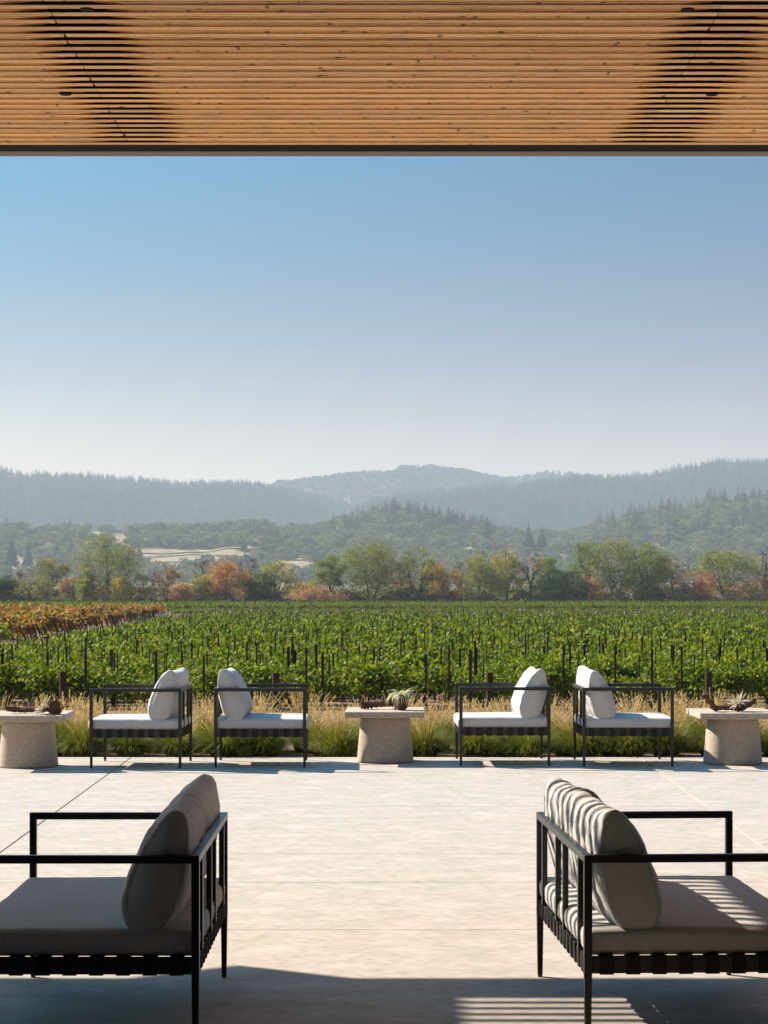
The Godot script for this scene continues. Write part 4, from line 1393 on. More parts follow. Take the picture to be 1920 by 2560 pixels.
func make_far_things() -> void:
	var rng := RandomNumberGenerator.new()
	rng.seed = 503
	var d := 2320.0
	var sc := d / 5600.0
	var gs := [[27, 1408, 14, "white steep gabled house, leftmost above the treeline"], [43, 1414, 8, "narrow white gable between the two larger gabled houses"], [56, 1414, 8, "small white gable right of the narrow one"], [68, 1411, 20, "widest white gabled house at the right of the group"], [3, 1416, 12, "white gabled house cut by the left edge"]]
	for g in gs:
		var top := px(g[0], g[1], d)
		var gy := hill_point("knoll", g[0], (d - 2100.0) / 900.0).y
		var o := thing("gabled_house", g[3], "house", Vector3(top.x, gy, top.z), 0.0, "white gabled houses")
		var w: float = g[2] * sc
		var pk := w * 0.95
		gable(o, M.house_white, Vector3.ZERO, w, top.y - gy - pk, pk, 9.0)
	# long low pale buildings glimpsed between the trees
	for e in [[425, 1426, 95, 10, "long low pale building behind the bare brown trees"], [742, 1419, 30, 9, "small bright flat roofed building right of the thin yellowish tree"], [778, 1418, 40, 8, "long bright roof left of the small neat green tree"], [978, 1411, 52, 9, "pale flat roofed building behind the large central oak"]]:
		var dd := 2350.0
		var s2 := dd / 5600.0
		var top := px(e[0], e[1], dd)
		var gy := hill_point("knoll", e[0], (dd - 2100.0) / 900.0).y
		var o := thing("low_building", e[4], "building", Vector3(top.x, gy, top.z))
		var w: float = e[2] * s2
		var h: float = top.y - gy
		var b := MB.new()
		b.box(Vector3(-w / 2, -3, -8), Vector3(w / 2, h - 0.5, 0), 0.05)
		part("wall", b.mesh(), M.house_white, o)
		var r := MB.new()
		r.box(Vector3(-w / 2 - 0.6, h - 0.5, -8.8), Vector3(w / 2 + 0.6, h, 0.8), 0.05)
		part("roof", r.mesh(), M.pale_roof, o)
		var n := int(w / 3.0)
		for i in n:
			var q := MB.new()
			var x := lerpf(-w / 2 + 1.2, w / 2 - 1.2, float(i) / maxf(n - 1, 1))
			q.box(Vector3(x - 0.6, h * 0.35, 0.01), Vector3(x + 0.6, h * 0.7, 0.07), 0.01)
			part("window", q.mesh(), M.window_dark, o)
	# single conifers and coloured trees that stand out of the haze
	var con := [conifer_mesh(61, 17, 12, 0.17), conifer_mesh(62, 16, 12, 0.2), conifer_mesh(63, 18, 12, 0.14)]
	var dark := Color(0.04, 0.058, 0.036)
	var singles := [
		[28, 1337, 1420, 1900, 1, dark, "left one of the two tall hazy redwoods above the white gables"],
		[70, 1350, 1420, 1900, 1, dark, "right one of the two tall hazy redwoods above the white gables"],
		[142, 1345, 1400, 2000, 0, dark, "hazy conifer between the redwoods and the tall airy tree"],
		[348, 1345, 1420, 1950, 2, dark, "slender dark conifer just right of the tallest airy tree"],
		[611, 1342, 1380, 2000, 1, dark, "lone dark cone shaped conifer above the striped hillside vineyard"],
		[880, 1268, 1325, 2450, 1, dark, "hazy spreading conifer left of the central hilltop group"],
		[945, 1258, 1310, 2420, 0, dark, "conifer left of the tallest pine on the central hilltop"],
		[985, 1236, 1310, 2400, 1, dark, "tallest ragged pine on the central hilltop"],
		[1045, 1250, 1310, 2400, 0, dark, "left conifer of the dense clump right of the tallest pine"],
		[1063, 1251, 1312, 2400, 1, dark, "right conifer of the dense clump right of the tallest pine"],
		[1098, 1260, 1320, 2380, 2, dark, "pointed conifer on the central hill, left of the twin cones"],
		[1122, 1264, 1325, 2380, 1, dark, "broad conifer beside the pointed one on the central hill"],
		[1155, 1281, 1335, 2350, 1, dark, "conifer halfway down the right slope of the central hill"],
		[1218, 1288, 1350, 2100, 0, dark, "dark rounded conifer behind the red pointed tree"],
		[1321, 1305, 1370, 2000, 1, dark, "left one of two dark conifers above the rusty gold crown"],
		[1355, 1311, 1370, 2000, 1, dark, "right one of two dark conifers above the rusty gold crown"],
		[1671, 1240, 1300, 2450, 0, dark, "tall dark conifer on the right hill skyline"],
		[1810, 1217, 1290, 2450, 1, dark, "tallest conifer near the right edge of the near hill"],
		[1737, 1380, 1440, 1600, 0, dark, "blue grey conifer between the pale thin tree and the arched crown"],
		[1720, 1390, 1440, 1580, 2, dark, "smaller conifer left of the blue grey one"],
		[1238, 1340, 1378, 1900, 2, Color(0.42, 0.10, 0.07), "red pointed tree in the haze above the dead forked tree"],
		[1767, 1298, 1328, 2300, 1, Color(0.46, 0.38, 0.10), "yellow pointed tree on the right hillside"],
	]
	for s in singles:
		var far_: float = s[3] * 1.2
		var top := px(s[0], s[1], far_)
		var foot := px(s[0], s[2], far_)
		var h: float = top.y - foot.y
		var t := thing("conifer_tree" if s[5] == dark else "pointed_tree", s[6], "tree", foot)
		var m2: Material = M.needle
		if s[5] != dark:
			pass
		var b: ArrayMesh = con[s[4]]
		var arr := b.surface_get_arrays(0)
		var cc: PackedColorArray = arr[Mesh.ARRAY_COLOR]
		for i in cc.size():
			cc[i] = Color(cc[i].r * s[5].r, cc[i].g * s[5].g, cc[i].b * s[5].b)
		arr[Mesh.ARRAY_COLOR] = cc
		var am := ArrayMesh.new()
		am.add_surface_from_arrays(Mesh.PRIMITIVE_TRIANGLES, arr)
		var w: float = h * rng.randf_range(1.25, 1.6)
		part("crown", am, m2, t, Transform3D(Basis(Vector3.UP, rng.randf() * TAU).scaled(Vector3(w, h, w)), Vector3.ZERO))
		var tk := MB.new()
		tk.tube(PackedVector3Array([Vector3(0, -25, 0), Vector3(0, h * 0.3, 0)]), PackedFloat32Array([0.6, 0.4]), 6, false)
		part("trunk", tk.mesh(), M.bark, t)
	# rows of the striped vineyard on the near hill
	var bush := bushy_mesh(77, 60, 0.35, 0.8)
	var pl := []
	var cl := PackedColorArray()
	for r in 9:
		for i in 170:
			var x := 335.0 + i * 1.8 + rng.randf()
			var t := 0.24 + r * 0.045
			var p := hill_point("knoll", x, t)
			pl.append(Transform3D(Basis(Vector3.UP, rng.randf() * TAU).scaled(Vector3(2.0, 1.9, 2.0)), p))
			var k := rng.randf_range(0.8, 1.2)
			cl.append(Color(0.36 * k, 0.31 * k, 0.08 * k))
	copies("hillside_vines", bush, M.far_leaf, pl, cl, "striped yellow vine rows on the slope above the brown trees", "vineyard")

# ------------------------------------------------------------------ ornamental grasses
func grass_meshes(seed_: int) -> Array:
	var rng := RandomNumberGenerator.new()
	rng.seed = seed_
	var g := MB.new()
	g.use_c = true
	var s := MB.new()
	s.use_c = true
	for i in 1700:
		var a := rng.randf() * TAU
		var lean := pow(rng.randf(), 0.55) * 1.35
		var L := rng.randf_range(0.20, 0.40)
		var root := Vector3(cos(a), 0, sin(a)) * rng.randf() * 0.09
		var out := Vector3(cos(a), 0, sin(a)).rotated(Vector3.UP, rng.randfn() * 0.4)
		var k := rng.randf_range(0.6, 1.2)
		var dry := rng.randf()
		g.col = Color(0.23 * k, 0.265 * k, 0.03 * k) if dry < 0.8 else Color(0.34 * k, 0.28 * k, 0.11 * k)
		blade(g, root, out, L, lean, 0.0042, 4)
	for i in 95:
		var a := rng.randf() * TAU
		var out := Vector3(cos(a), 0, sin(a))
		var L := rng.randf_range(0.34, 0.54)
		var lean := rng.randf_range(0.05, 0.55)
		var k := rng.randf_range(0.75, 1.15)
		s.col = Color(0.46 * k, 0.35 * k, 0.19 * k)
		var tip := blade(s, out * rng.randf() * 0.07, out, L, lean, 0.003, 4)
		# seed head: short spikelets round the top of the stalk
		s.col = Color(0.66 * k, 0.47 * k, 0.27 * k)
		for q in 9:
			var p: Vector3 = tip[0] - tip[1] * (q * 0.014)
			var sd := Vector3(rng.randfn(), rng.randfn() * 0.4, rng.randfn()).normalized()
			var e: Vector3 = p + (tip[1] * 0.8 + sd * 0.55) * 0.022
			var w: Vector3 = tip[1].cross(sd).normalized() * 0.0035
			s.quad(p - w, e, p + w, p - tip[1] * 0.006)
	return [g.mesh(), s.mesh()]

func blade(b: MB, root: Vector3, out: Vector3, L: float, lean: float, w: float, segs: int) -> Array:
	var side := Vector3(-out.z, 0, out.x)
	var ang := lean * 0.35
	var p := root
	var last := Vector3.UP
	for i in segs:
		var dirv := Vector3.UP * cos(ang) + out * sin(ang)
		var q := p + dirv * (L / segs)
		var w0 := w * (1.0 - float(i) / segs * 0.8)
		var w1 := w * (1.0 - float(i + 1) / segs * 0.8)
		b.quad(p - side * w0, q - side * w1, q + side * w1, p + side * w0)
		p = q
		last = dirv
		ang += lean * 0.42
	return [p, last]

func make_grasses() -> void:
	var rng := RandomNumberGenerator.new()
	rng.seed = 601
	var vs := []
	for i in 5:
		vs.append(grass_meshes(610 + i))
	var names := ["front", "back"]
	for r in 3:
		var x := -4.1 + r * 0.26
		while x < 4.2:
			var d: float = [19.80, 20.35, 20.9][r] + rng.randfn() * 0.05
			var t := thing("fountain_grass", ["tuft of fountain grass in the front row at the terrace edge", "tuft of fountain grass in the middle row behind the terrace edge", "tuft of fountain grass in the back row of the planting bed"][r], "grass", Vector3(x + rng.randfn() * 0.05, field_y(d), -d), rng.randf() * TAU, ["front row of fountain grasses", "middle row of fountain grasses", "back row of fountain grasses"][r])
			var s := rng.randf_range(0.88, 1.12)
			t.scale = Vector3(s, s * rng.randf_range(0.9, 1.08), s)
			var q: Array = vs[rng.randi_range(0, 4)]
			part("blades", q[0], M.blade, t)
			part("seed_stalks", q[1], M.blade, t)
			x += 0.46 + rng.randfn() * 0.03

# ------------------------------------------------------------------ furniture
# soft box: rounded, crowned on top, with light wrinkles
func soft_box(size: Vector3, r: float, crown: float, wrinkle: float, seed_: int) -> ArrayMesh:
	var h := size * 0.5
	var f := FastNoiseLite.new()
	f.seed = seed_
	f.frequency = 5.0
	var b := MB.new()
	var par := PackedFloat32Array()
	for hv in [1]:
		pass
	for ax in 3:
		var u := (ax + 1) % 3
		var w := (ax + 2) % 3
		var gu := spread(h[u], r)
		var gw := spread(h[w], r)
		for s in [-1.0, 1.0]:
			var pts := PackedVector3Array()
			for i in gu.size():
				for j in gw.size():
					var p := Vector3.ZERO
					p[ax] = s * h[ax]
					p[u] = gu[i]
					p[w] = gw[j] * s
					var inner := p.clamp(-(h - Vector3(r, r, r)), h - Vector3(r, r, r))
					var q := inner + (p - inner).normalized() * r
					var cx := clampf(1.0 - pow(q.x / h.x, 2.0), 0.0, 1.0)
					var cz := clampf(1.0 - pow(q.z / h.z, 2.0), 0.0, 1.0)
					if q.y > 0.0:
						q.y += crown * sqrt(cx * cz) * (q.y / h.y)
					else:
						q.y -= crown * 0.15 * cx * cz
					var cy := clampf(1.0 - pow(q.y / (h.y + crown), 2.0), 0.0, 1.0)
					q.x += signf(q.x) * 0.012 * cy * absf(q.x / h.x)
					q.z += signf(q.z) * 0.012 * cy * absf(q.z / h.z)
					var nz := f.get_noise_3d(q.x * 0.9, q.y * 2.0, q.z * 0.9) + 0.5 * f.get_noise_3d(q.x * 3.1, q.y * 5.0, q.z * 2.0)
					q += (p - inner).normalized() * nz * wrinkle
					pts.append(q)
			b.grid(pts, gu.size(), gw.size())
	b.smooth()
	fix_out(b)
	return b.mesh()

func spread(h: float, r: float) -> PackedFloat32Array:
	var a := PackedFloat32Array()
	for i in 5:
		a.append(-h + r * (1.0 - cos(i / 5.0 * PI * 0.5)) * 1.0)
	var n := maxi(3, int((2.0 * (h - r)) / 0.035))
	for i in n + 1:
		a.append(lerpf(-h + r, h - r, float(i) / n))
	for i in 5:
		a.append(h - r * (1.0 - cos((4 - i) / 5.0 * PI * 0.5)))
	return a

func fix_out(b: MB) -> void:
	# make sure faces and normals point away from the middle
	var score := 0.0
	var mid := Vector3.ZERO
	for p in b.v:
		mid += p
	mid /= b.v.size()
	for i in b.v.size():
		score += b.n[i].dot(b.v[i] - mid)
	if score < 0.0:
		for i in b.idx.size() / 3:
			var w := b.idx[i * 3 + 1]
			b.idx[i * 3 + 1] = b.idx[i * 3 + 2]
			b.idx[i * 3 + 2] = w
		for i in b.n.size():
			b.n[i] = -b.n[i]

# back pillow: x thickness, y height, z width; full body, drawn-in ends with corner peaks
func pillow_point(t: float, hh: float, w: float, a: float, s: float, f: FastNoiseLite, wr: float) -> Vector3:
	# a: angle round the section, s: -1..1 along the width
	var e := pow(clampf(1.0 - pow(absf(s), 7.0), 0.0, 1.0), 0.34)
	var ca := cos(a)
	var sa := sin(a)
	var x := signf(ca) * pow(absf(ca), 0.74) * t * 0.5
	var y := signf(sa) * pow(absf(sa), 0.80) * hh * 0.5
	# slimmer toward the top, fuller below the middle
	x *= 1.0 - 0.22 * (y / (hh * 0.5))
	var ee := lerpf(0.0, 1.0, e)
	var xx := x * (0.74 + 0.26 * ee)
	var yy := y * (0.90 + 0.10 * ee)
	var peak := pow(absf(s), 5.0) * 0.030 * pow(absf(sa), 6.0) * signf(sa)
	var z := s * w * 0.5
	z -= signf(s) * pow(absf(s), 6.0) * 0.010 * (1.0 - absf(sa))
	var p := Vector3(xx, yy + peak, z)
	var d := Vector3(ca, sa * 0.6, 0)
	var nz := f.get_noise_3d(p.x * 1.2, p.y * 0.8, p.z * 2.4) + 0.6 * f.get_noise_3d(p.x * 2.0, p.y * 1.5, p.z * 7.0) - 0.9 * pow(1.0 - absf(f.get_noise_3d(p.x * 0.8 + 9.0, p.y * 1.6 + p.z * 0.9, p.z * 1.7)), 9.0)
	return p + d * nz * wr * (0.35 + 0.65 * ee)

func pillow_mesh(t: float, hh: float, w: float, seed_: int, wr := 0.011) -> Array:
	var f := FastNoiseLite.new()
	f.seed = seed_
	f.frequency = 4.0
	var b := MB.new()
	var ss := PackedFloat32Array()
	for i in 41:
		var q := -1.0 + i / 20.0
		ss.append(signf(q) * (1.0 - pow(1.0 - absf(q), 1.8)))
	var seg := 44
	var pts := PackedVector3Array()
	for s in ss:
		for j in seg:
			pts.append(pillow_point(t, hh, w, TAU * j / seg, s, f, wr))
	b.grid(pts, ss.size(), seg, true)
	# end panels, slightly domed
	for e in [0, ss.size() - 1]:
		var sgn := -1.0 if e == 0 else 1.0
		var ring := []
		var mid := Vector3.ZERO
		for j in seg:
			mid += pts[e * seg + j]
		mid /= seg
		var rp := PackedVector3Array()
		for q in 7:
			var k := 1.0 - q / 6.0
			for j in seg:
				var p := mid + (pts[e * seg + (j if e != 0 else seg - 1 - j)] - mid) * k
				p.z += sgn * 0.022 * (1.0 - k * k)
				rp.append(p)
		b.grid(rp, 7, seg, true)
	b.smooth()
	fix_out(b)
	# piping round the end panels
	var sm := MB.new()
	for e in [0, ss.size() - 1]:
		var path := PackedVector3Array()
		var rad := PackedFloat32Array()
		for j in seg + 1:
			var p := pts[e * seg + j % seg]
			path.append(p)
			rad.append(0.0016)
		sm.tube(path, rad, 5, false)
	return [b.mesh(), sm.mesh()]

var shape := {}

# seat frame, local: back at +x, front at -x, length along z
func seat(called: String, label: String, category: String, D: float, L: float, pillows: int, uprights: Array, at: Vector3, turn: float, group: String, seed_: int) -> Node3D:
	var o := thing(called, label, category, at, turn, group)
	var key := called
	var w := 0.027
	var top := 0.652
	var hx := D * 0.5
	var hz := L * 0.5
	if not shape.has(key):
		var S := {}
		# post with tapered leg
		var b := MB.new()
		b.box(Vector3(-w / 2, 0.245, -w / 2), Vector3(w / 2, top - w - 0.0005, w / 2), 0.002)
		S.post = b.mesh()
		b = MB.new()
		var a := []
		for e in [[0.2445, w * 0.5 - 0.0008], [0.012, 0.0095], [0.0, 0.0080]]:
			a.append([Vector3(-e[1], e[0], -e[1]), Vector3(e[1], e[0], -e[1]), Vector3(e[1], e[0], e[1]), Vector3(-e[1], e[0], e[1])])
		for q in 2:
			for j in 4:
				b.quad_out(a[q][j], a[q][(j + 1) % 4], a[q + 1][(j + 1) % 4], a[q + 1][j], Vector3(0, 0.12, 0))
		b.quad_out(a[2][0], a[2][1], a[2][2], a[2][3], Vector3(0, 0.12, 0))
		S.leg = b.mesh()
		b = MB.new()
		b.box(Vector3(-hx, -w, -w / 2), Vector3(hx, 0, w / 2), 0.002)
		S.arm = b.mesh()
		b = MB.new()
		b.box(Vector3(-w / 2, -w, -hz + w + 0.0005), Vector3(w / 2, 0, hz - w - 0.0005), 0.002)
		S.back = b.mesh()
		b = MB.new()
		b.box(Vector3(-0.008, 0.3095, -0.013), Vector3(0.012, top - w - 0.0005, 0.013), 0.0015)
		S.upright = b.mesh()
		b = MB.new()
		b.box(Vector3(-hx + w + 0.0005, 0.2525, -0.009), Vector3(hx - w - 0.0005, 0.3105, 0.009), 0.002)
		S.rail_x = b.mesh()
		b = MB.new()
		b.box(Vector3(-0.009, 0.2525, -hz + w + 0.0005), Vector3(0.009, 0.3105, hz - w - 0.0005), 0.002)
		S.rail_z = b.mesh()
		# straps: across the seat and folded down over the rails at both ends
		b = MB.new()
		b.box(Vector3(-0.0235, 0.3045, -hz + 0.0245), Vector3(0.0235, 0.3068, hz - 0.0245), 0.0006)
		for s in [-1.0, 1.0]:
			b.box(Vector3(-0.0235, 0.2490, s * (hz - 0.0025)), Vector3(0.0235, 0.3125, s * (hz - 0.0047)), 0.0006)
			b.box(Vector3(-0.0235, 0.3107, s * (hz - 0.0048)), Vector3(0.0235, 0.3125, s * (hz - 0.0243)), 0.0006)
			b.box(Vector3(-0.0235, 0.2490, s * (hz - 0.0048)), Vector3(0.0235, 0.2520, s * (hz - 0.026)), 0.0006)
		S.strap_z = b.mesh()
		b = MB.new()
		b.box(Vector3(-hx + 0.0245, 0.3070, -0.0235), Vector3(hx - 0.0245, 0.3093, 0.0235), 0.0006)
		for s in [-1.0, 1.0]:
			b.box(Vector3(s * (hx - 0.0025), 0.2490, -0.0235), Vector3(s * (hx - 0.0047), 0.3125, 0.0235), 0.0006)
			b.box(Vector3(s * (hx - 0.0048), 0.3107, -0.0235), Vector3(s * (hx - 0.0243), 0.3125, 0.0235), 0.0006)
			b.box(Vector3(s * (hx - 0.0048), 0.2490, -0.0235), Vector3(s * (hx - 0.026), 0.2520, 0.0235), 0.0006)
		S.strap_x = b.mesh()
		S.cushion = soft_box(Vector3(D + 0.012 - w, 0.090, L - w * 2.0 - 0.012), 0.024, 0.013, 0.0035, seed_)
		S.pillows = []
		for k in 2:
			S.pillows.append(pillow_mesh(0.208, 0.415, (L - w * 2.0 - 0.02) / pillows - 0.005, seed_ + 3 + k))
		shape[key] = S
	var S: Dictionary = shape[key]
	for sx in [-1.0, 1.0]:
		for sz in [-1.0, 1.0]:
			var tr := Transform3D(Basis(), Vector3(sx * (hx - w / 2), 0, sz * (hz - w / 2)))
			part("post", S.post, M.black_metal, o, tr)
			part("leg", S.leg, M.black_metal, o, tr)
	for sz in [-1.0, 1.0]:
		part("armrest", S.arm, M.black_metal, o, Transform3D(Basis(), Vector3(0, top, sz * (hz - w / 2))))
		part("seat_rail", S.rail_x, M.black_metal, o, Transform3D(Basis(), Vector3(0, 0, sz * (hz - 0.0145))))
	part("back_rail", S.back, M.black_metal, o, Transform3D(Basis(), Vector3(hx - w / 2, top, 0)))
	for sx in [-1.0, 1.0]:
		part("seat_rail", S.rail_z, M.black_metal, o, Transform3D(Basis(), Vector3(sx * (hx - 0.0145), 0, 0)))
	for u in uprights:
		part("upright", S.upright, M.black_metal, o, Transform3D(Basis(), Vector3(hx - w / 2, 0, lerpf(hz, -hz, u))))
	var nx := 8
	for i in nx:
		part("strap", S.strap_z, M.strap, o, Transform3D(Basis(), Vector3((i - (nx - 1) * 0.5) * (D - 0.10) / (nx - 0.4), 0, 0)))
	var nz := int(round((L - 0.10) / 0.089))
	for i in nz:
		part("strap", S.strap_x, M.strap, o, Transform3D(Basis(), Vector3(0, 0, (i - (nz - 1) * 0.5) * (L - 0.10) / (nz - 0.4))))
	part("seat_cushion", S.cushion, M.linen, o, Transform3D(Basis(), Vector3(-0.012, 0.3535, 0)))
	var pw := (L - w * 2.0 - 0.02) / pillows
	for k in pillows:
		var z := (k - (pillows - 1) * 0.5) * pw
		var tl := 0.30 + 0.03 * sin(seed_ + k * 2.0 + at.x * 3.0)
		var tr := Transform3D(Basis(Vector3.UP, 0.05 * sin(at.x * 7.0 + k)) * Basis(Vector3.RIGHT, 0.03 * sin(at.x * 5.0 + 1.0 + k)) * Basis(Vector3.BACK, -tl), Vector3(hx - 0.142, 0.585, z))
		var p := part("back_pillow", S.pillows[k % 2][0], M.linen, o, tr)
		part("piping", S.pillows[k % 2][1], M.seam, p)
	return o

func make_furniture() -> void:
	# sofas in front, seen from their ends
	seat("sofa", "two seat black metal sofa with grey cushions at front left, facing left", "sofa", 0.782, 1.37, 2, [0.13, 0.42, 0.57, 0.87], Vector3(-0.622 - 0.391, 0, -8.191), 0.0, "sofas in the foreground", 900)
	seat("sofa", "two seat black metal sofa with striped sunlight at front right, facing right", "sofa", 0.782, 1.37, 2, [0.13, 0.43, 0.58, 0.87], Vector3(0.635 + 0.391, 0, -8.225), PI + deg_to_rad(2.9), "sofas in the foreground", 900)
	# armchairs at the terrace edge
	var g := "armchairs at the terrace edge"
	seat("armchair", "black metal armchair with white cushions beside the left table, facing left", "armchair", 0.757, 0.735, 1, [0.3, 0.7], Vector3(-2.027, 0, -18.69), deg_to_rad(-2.0), g, 930)
	seat("armchair", "black metal armchair with white cushions left of the centre table, facing right", "armchair", 0.757, 0.735, 1, [0.3, 0.7], Vector3(-1.030, 0, -18.77), PI + deg_to_rad(0.8), g, 930)
	seat("armchair", "black metal armchair with white cushions right of the centre table, facing left", "armchair", 0.757, 0.735, 1, [0.3, 0.7], Vector3(0.990, 0, -18.93), deg_to_rad(1.0), g, 930)
	seat("armchair", "black metal armchair with white cushions beside the right table, facing right", "armchair", 0.757, 0.735, 1, [0.3, 0.7], Vector3(2.000, 0, -18.85), PI + deg_to_rad(1.5), g, 930)

func rounded_section(hx: float, hz: float, n: float, seg: int, y: float) -> PackedVector3Array:
	var a := PackedVector3Array()
	for j in seg:
		var t := TAU * j / seg
		var c := cos(t)
		var s := sin(t)
		a.append(Vector3(signf(c) * pow(absf(c), 2.0 / n) * hx, y, signf(s) * pow(absf(s), 2.0 / n) * hz))
	return a

func make_tables() -> void:
	var rng := RandomNumberGenerator.new()
	rng.seed = 77
	var slab := MB.new()
	slab.cbox(Vector3(0.668, 0.050, 0.70), 0.005, Transform3D(Basis(), Vector3(0, 0.415, 0)))
	var slab_m := slab.mesh()
	var ped := MB.new()
	var seg := 72
	var prof := [[0.0, 0.226], [0.006, 0.236], [0.014, 0.2395], [0.08, 0.234], [0.16, 0.227], [0.25, 0.219], [0.33, 0.2125], [0.366, 0.210], [0.366, 0.205], [0.3895, 0.205]]
	var pts := PackedVector3Array()
	for e in prof:
		pts.append_array(rounded_section(e[1], e[1], 2.75, seg, e[0]))
	ped.grid(pts, prof.size(), seg, true)
	ped.smooth_fast()
	fix_out(ped)
	var ped_m := ped.mesh()
	var specs := [["cast stone side table cut by the left edge, with a small air plant", Vector3(-2.948, 0, -18.53), 0.0], ["cast stone side table at the centre between the armchairs", Vector3(0.004, 0, -19.02), -0.02], ["cast stone side table cut by the right edge, with twisted vine wood", Vector3(2.925, 0, -18.84), 0.03]]
	for s in specs:
		var t := thing("side_table", s[0], "table", s[1], s[2], "cast stone side tables")
		part("tabletop", slab_m, M.cast_concrete, t)
		part("pedestal", ped_m, M.cast_concrete, t)
	var ty := 0.4405
	# gnarled vine wood and air plants on the tables
	driftwood("twisted old vine branch lying on the left table", Vector3(-2.948, ty, -18.45), [[-0.18, 0.045], [-0.08, 0.03], [0.0, 0.035], [0.08, 0.028], [0.16, 0.036], [0.21, 0.05]], 0.022, rng, [[0.02, 0.09, -0.10], [0.1, 0.06, 0.06]])
	wood_stump("dark broken vine stump right on the left table", Vector3(-2.706, ty, -18.36), 0.058, rng)
	air_plant("spiky grey air plant leaning out from the stump on the left table", Vector3(-2.775, ty + 0.035, -18.34), 0.12, 0.3, Vector3(-0.55, 0.45, 0.3), rng)
	driftwood("thick brown vine log lying left on the centre table", Vector3(-0.06, ty, -19.02), [[-0.14, 0.038], [-0.10, 0.034], [-0.03, 0.045], [0.06, 0.055], [0.14, 0.058]], 0.030, rng, [[-0.13, 0.07, 0.0]])
	wood_stump("upright shaggy vine stump right of centre on the centre table", Vector3(0.137, ty, -18.93), 0.052, rng)
	air_plant("large curly pale green air plant crowning the stump on the centre table", Vector3(0.137, ty + 0.105, -18.93), 0.155, 1.0, Vector3(0, 1, 0.1), rng)
	driftwood("long crooked vine branch lying across the right table", Vector3(2.83, ty, -18.72), [[-0.185, 0.12], [-0.15, 0.13], [-0.11, 0.075], [-0.07, 0.025], [0.0, 0.035], [0.07, 0.03], [0.12, 0.026], [0.19, 0.03]], 0.021, rng, [[0.16, 0.10, 0.02], [0.19, 0.06, -0.03], [0.1, 0.07, -0.05]])
	driftwood("short forked vine piece at the right of the right table", Vector3(3.02, ty, -18.80), [[-0.10, 0.026], [-0.03, 0.06], [0.03, 0.05], [0.09, 0.10]], 0.022, rng, [[0.0, 0.13, 0.05], [-0.05, 0.09, 0.04]])
	air_plant("small wispy pink grey air plant among the vine wood on the right table", Vector3(2.955, ty + 0.055, -18.70), 0.10, 0.35, Vector3(-0.3, 0.8, 0.3), rng)

func driftwood(label: String, at: Vector3, path: Array, r: float, rng: RandomNumberGenerator, twigs: Array) -> void:
	var b := MB.new()
	var pts := PackedVector3Array()
	var rad := PackedFloat32Array()
	var n := (path.size() - 1) * 5
	for i in n + 1:
		var t := float(i) / 5.0
		var k := mini(int(t), path.size() - 2)
		var u := t - k
		u = u * u * (3.0 - 2.0 * u)
		var x: float = lerpf(path[k][0], path[k + 1][0], t - k)
		var y: float = lerpf(path[k][1], path[k + 1][1], u)
		var rr := r * (0.85 + 0.4 * absf(sin(i * 1.3)) * rng.randf_range(0.5, 1.1))
		if i == 0 or i == n:
			rr *= 0.6
		pts.append(Vector3(x, maxf(y, rr * 1.02), 0.02 * sin(x * 23.0) + rng.randfn() * 0.003))
		rad.append(rr)
	b.tube(pts, rad, 9, true, 0.22, rng)
	for tw in twigs:
		var s := Vector3(tw[0], r, 0)
		var best := 1e9
		for p in pts:
			if absf(p.x - tw[0]) < best:
				best = absf(p.x - tw[0])
				s = p
		var e := s + Vector3(rng.randfn() * 0.02, tw[1], tw[2])
		b.tube(PackedVector3Array([s, s.lerp(e, 0.5) + Vector3(rng.randfn(), rng.randfn() * 0.3, rng.randfn()) * 0.012, e]), PackedFloat32Array([r * 0.6, r * 0.45, r * 0.25]), 6, true, 0.2, rng)
	# loose strips of bark
	for i in 26:
		var q := pts[rng.randi_range(1, pts.size() - 2)]
		var d := Vector3(rng.randf_range(-1, 1), rng.randf_range(0.1, 1), rng.randf_range(-1, 1)).normalized()
		var l := Vector3(1, rng.randfn() * 0.2, rng.randfn() * 0.2).normalized() * rng.randf_range(0.02, 0.05)
		var s := q + d * r * 0.95
		var w := d.cross(l).normalized() * 0.004
		b.quad(s - w, s + l - w * 0.5 + d * 0.008, s + l + w * 0.5 + d * 0.008, s + w)
	tag(part("vine_wood", b.mesh(), M.vine_wood, self, Transform3D(Basis(), at)), label, "driftwood", "old vine wood on the tables")

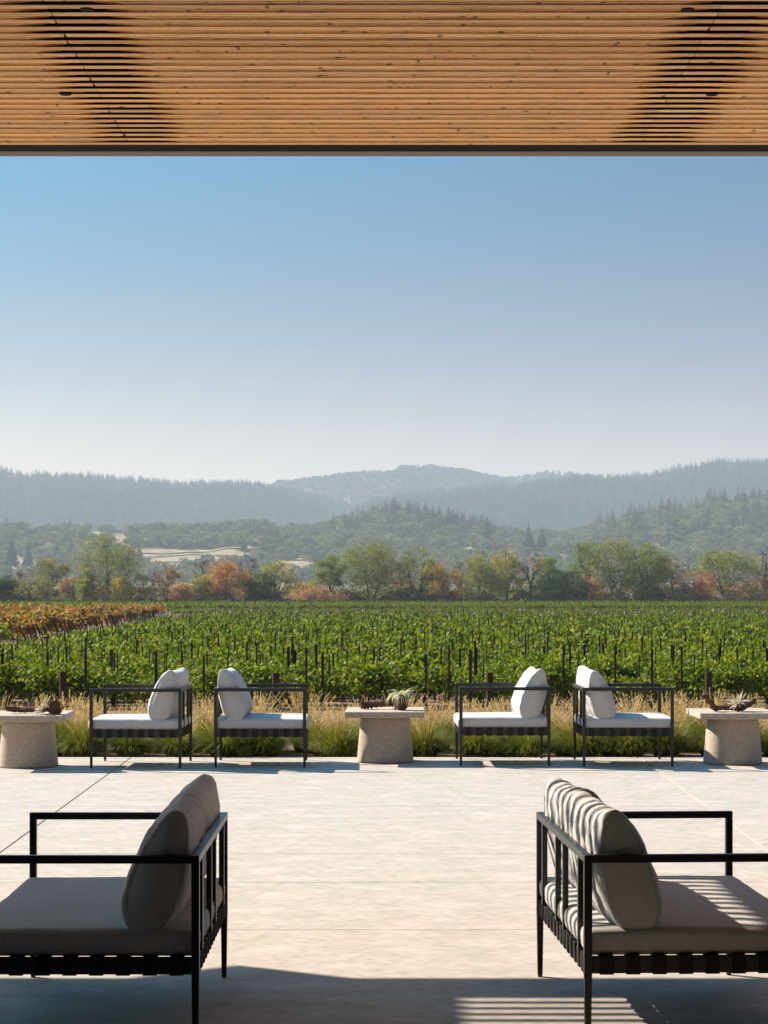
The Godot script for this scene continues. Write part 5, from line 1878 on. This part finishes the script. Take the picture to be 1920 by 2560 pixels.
func wood_stump(label: String, at: Vector3, r: float, rng: RandomNumberGenerator) -> void:
	var b := MB.new()
	b.tube(PackedVector3Array([Vector3(0, 0, 0), Vector3(0.004, r * 0.35, 0), Vector3(-0.003, r * 1.0, 0.004), Vector3(0.004, r * 1.6, 0), Vector3(0, r * 2.0, 0)]), PackedFloat32Array([r * 0.55, r * 0.95, r * 1.05, r * 0.8, r * 0.35]), 14, true, 0.2, rng)
	for i in 46:
		var a := rng.randf() * TAU
		var y := rng.randf_range(0.1, 1.8) * r
		var d := Vector3(cos(a), 0, sin(a))
		var s := d * r * 0.95 + Vector3(0, y, 0)
		var l := (Vector3(-sin(a), rng.randf_range(0.2, 1.2), cos(a)) + d * 0.5).normalized() * rng.randf_range(0.02, 0.05)
		var w := d.cross(l).normalized() * 0.005
		b.quad(s - w, s + l - w * 0.4, s + l + w * 0.4, s + w)
	tag(part("vine_stump", b.mesh(), M.vine_wood, self, Transform3D(Basis(), at)), label, "driftwood", "old vine wood on the tables")

func air_plant(label: String, at: Vector3, L: float, curl: float, axis: Vector3, rng: RandomNumberGenerator) -> void:
	var b := MB.new()
	b.use_c = true
	var up := axis.normalized()
	var n := 74 if curl > 0.5 else 40
	for i in n:
		var d := Vector3(rng.randfn(), rng.randfn(), rng.randfn()).normalized()
		var out := (d - up * d.dot(up)).normalized()
		var spread_ := rng.randf_range(0.25, 1.25)
		var dirv := (up + out * spread_).normalized()
		var p := at * 0.0 + out * 0.008
		var len_ := L * rng.randf_range(0.7, 1.35)
		var segs := 9
		var k := rng.randf_range(0.8, 1.2)
		b.col = Color(0.58 * k, 0.56 * k, 0.36 * k) if curl > 0.5 else Color(0.50 * k, 0.44 * k, 0.34 * k)
		var side := dirv.cross(out).normalized()
		if side.length() < 0.5:
			side = Vector3.RIGHT
		var bend := curl * rng.randf_range(0.12, 0.46)
		for q in segs:
			var w0 := 0.0105 * (1.0 - float(q) / segs) + 0.0006
			var w1 := 0.0105 * (1.0 - float(q + 1) / segs) + 0.0006
			var e := p + dirv * (len_ / segs)
			b.quad(p - side * w0, e - side * w1, e + side * w1, p + side * w0)
			p = e
			dirv = dirv.rotated(side, bend)
			if curl > 0.0:
				dirv = (dirv + Vector3(rng.randfn(), rng.randfn(), rng.randfn()) * 0.03).normalized()
	tag(part("air_plant", b.mesh(), M.air_leaf, self, Transform3D(Basis(), at)), label, "air plant", "air plants on the tables")
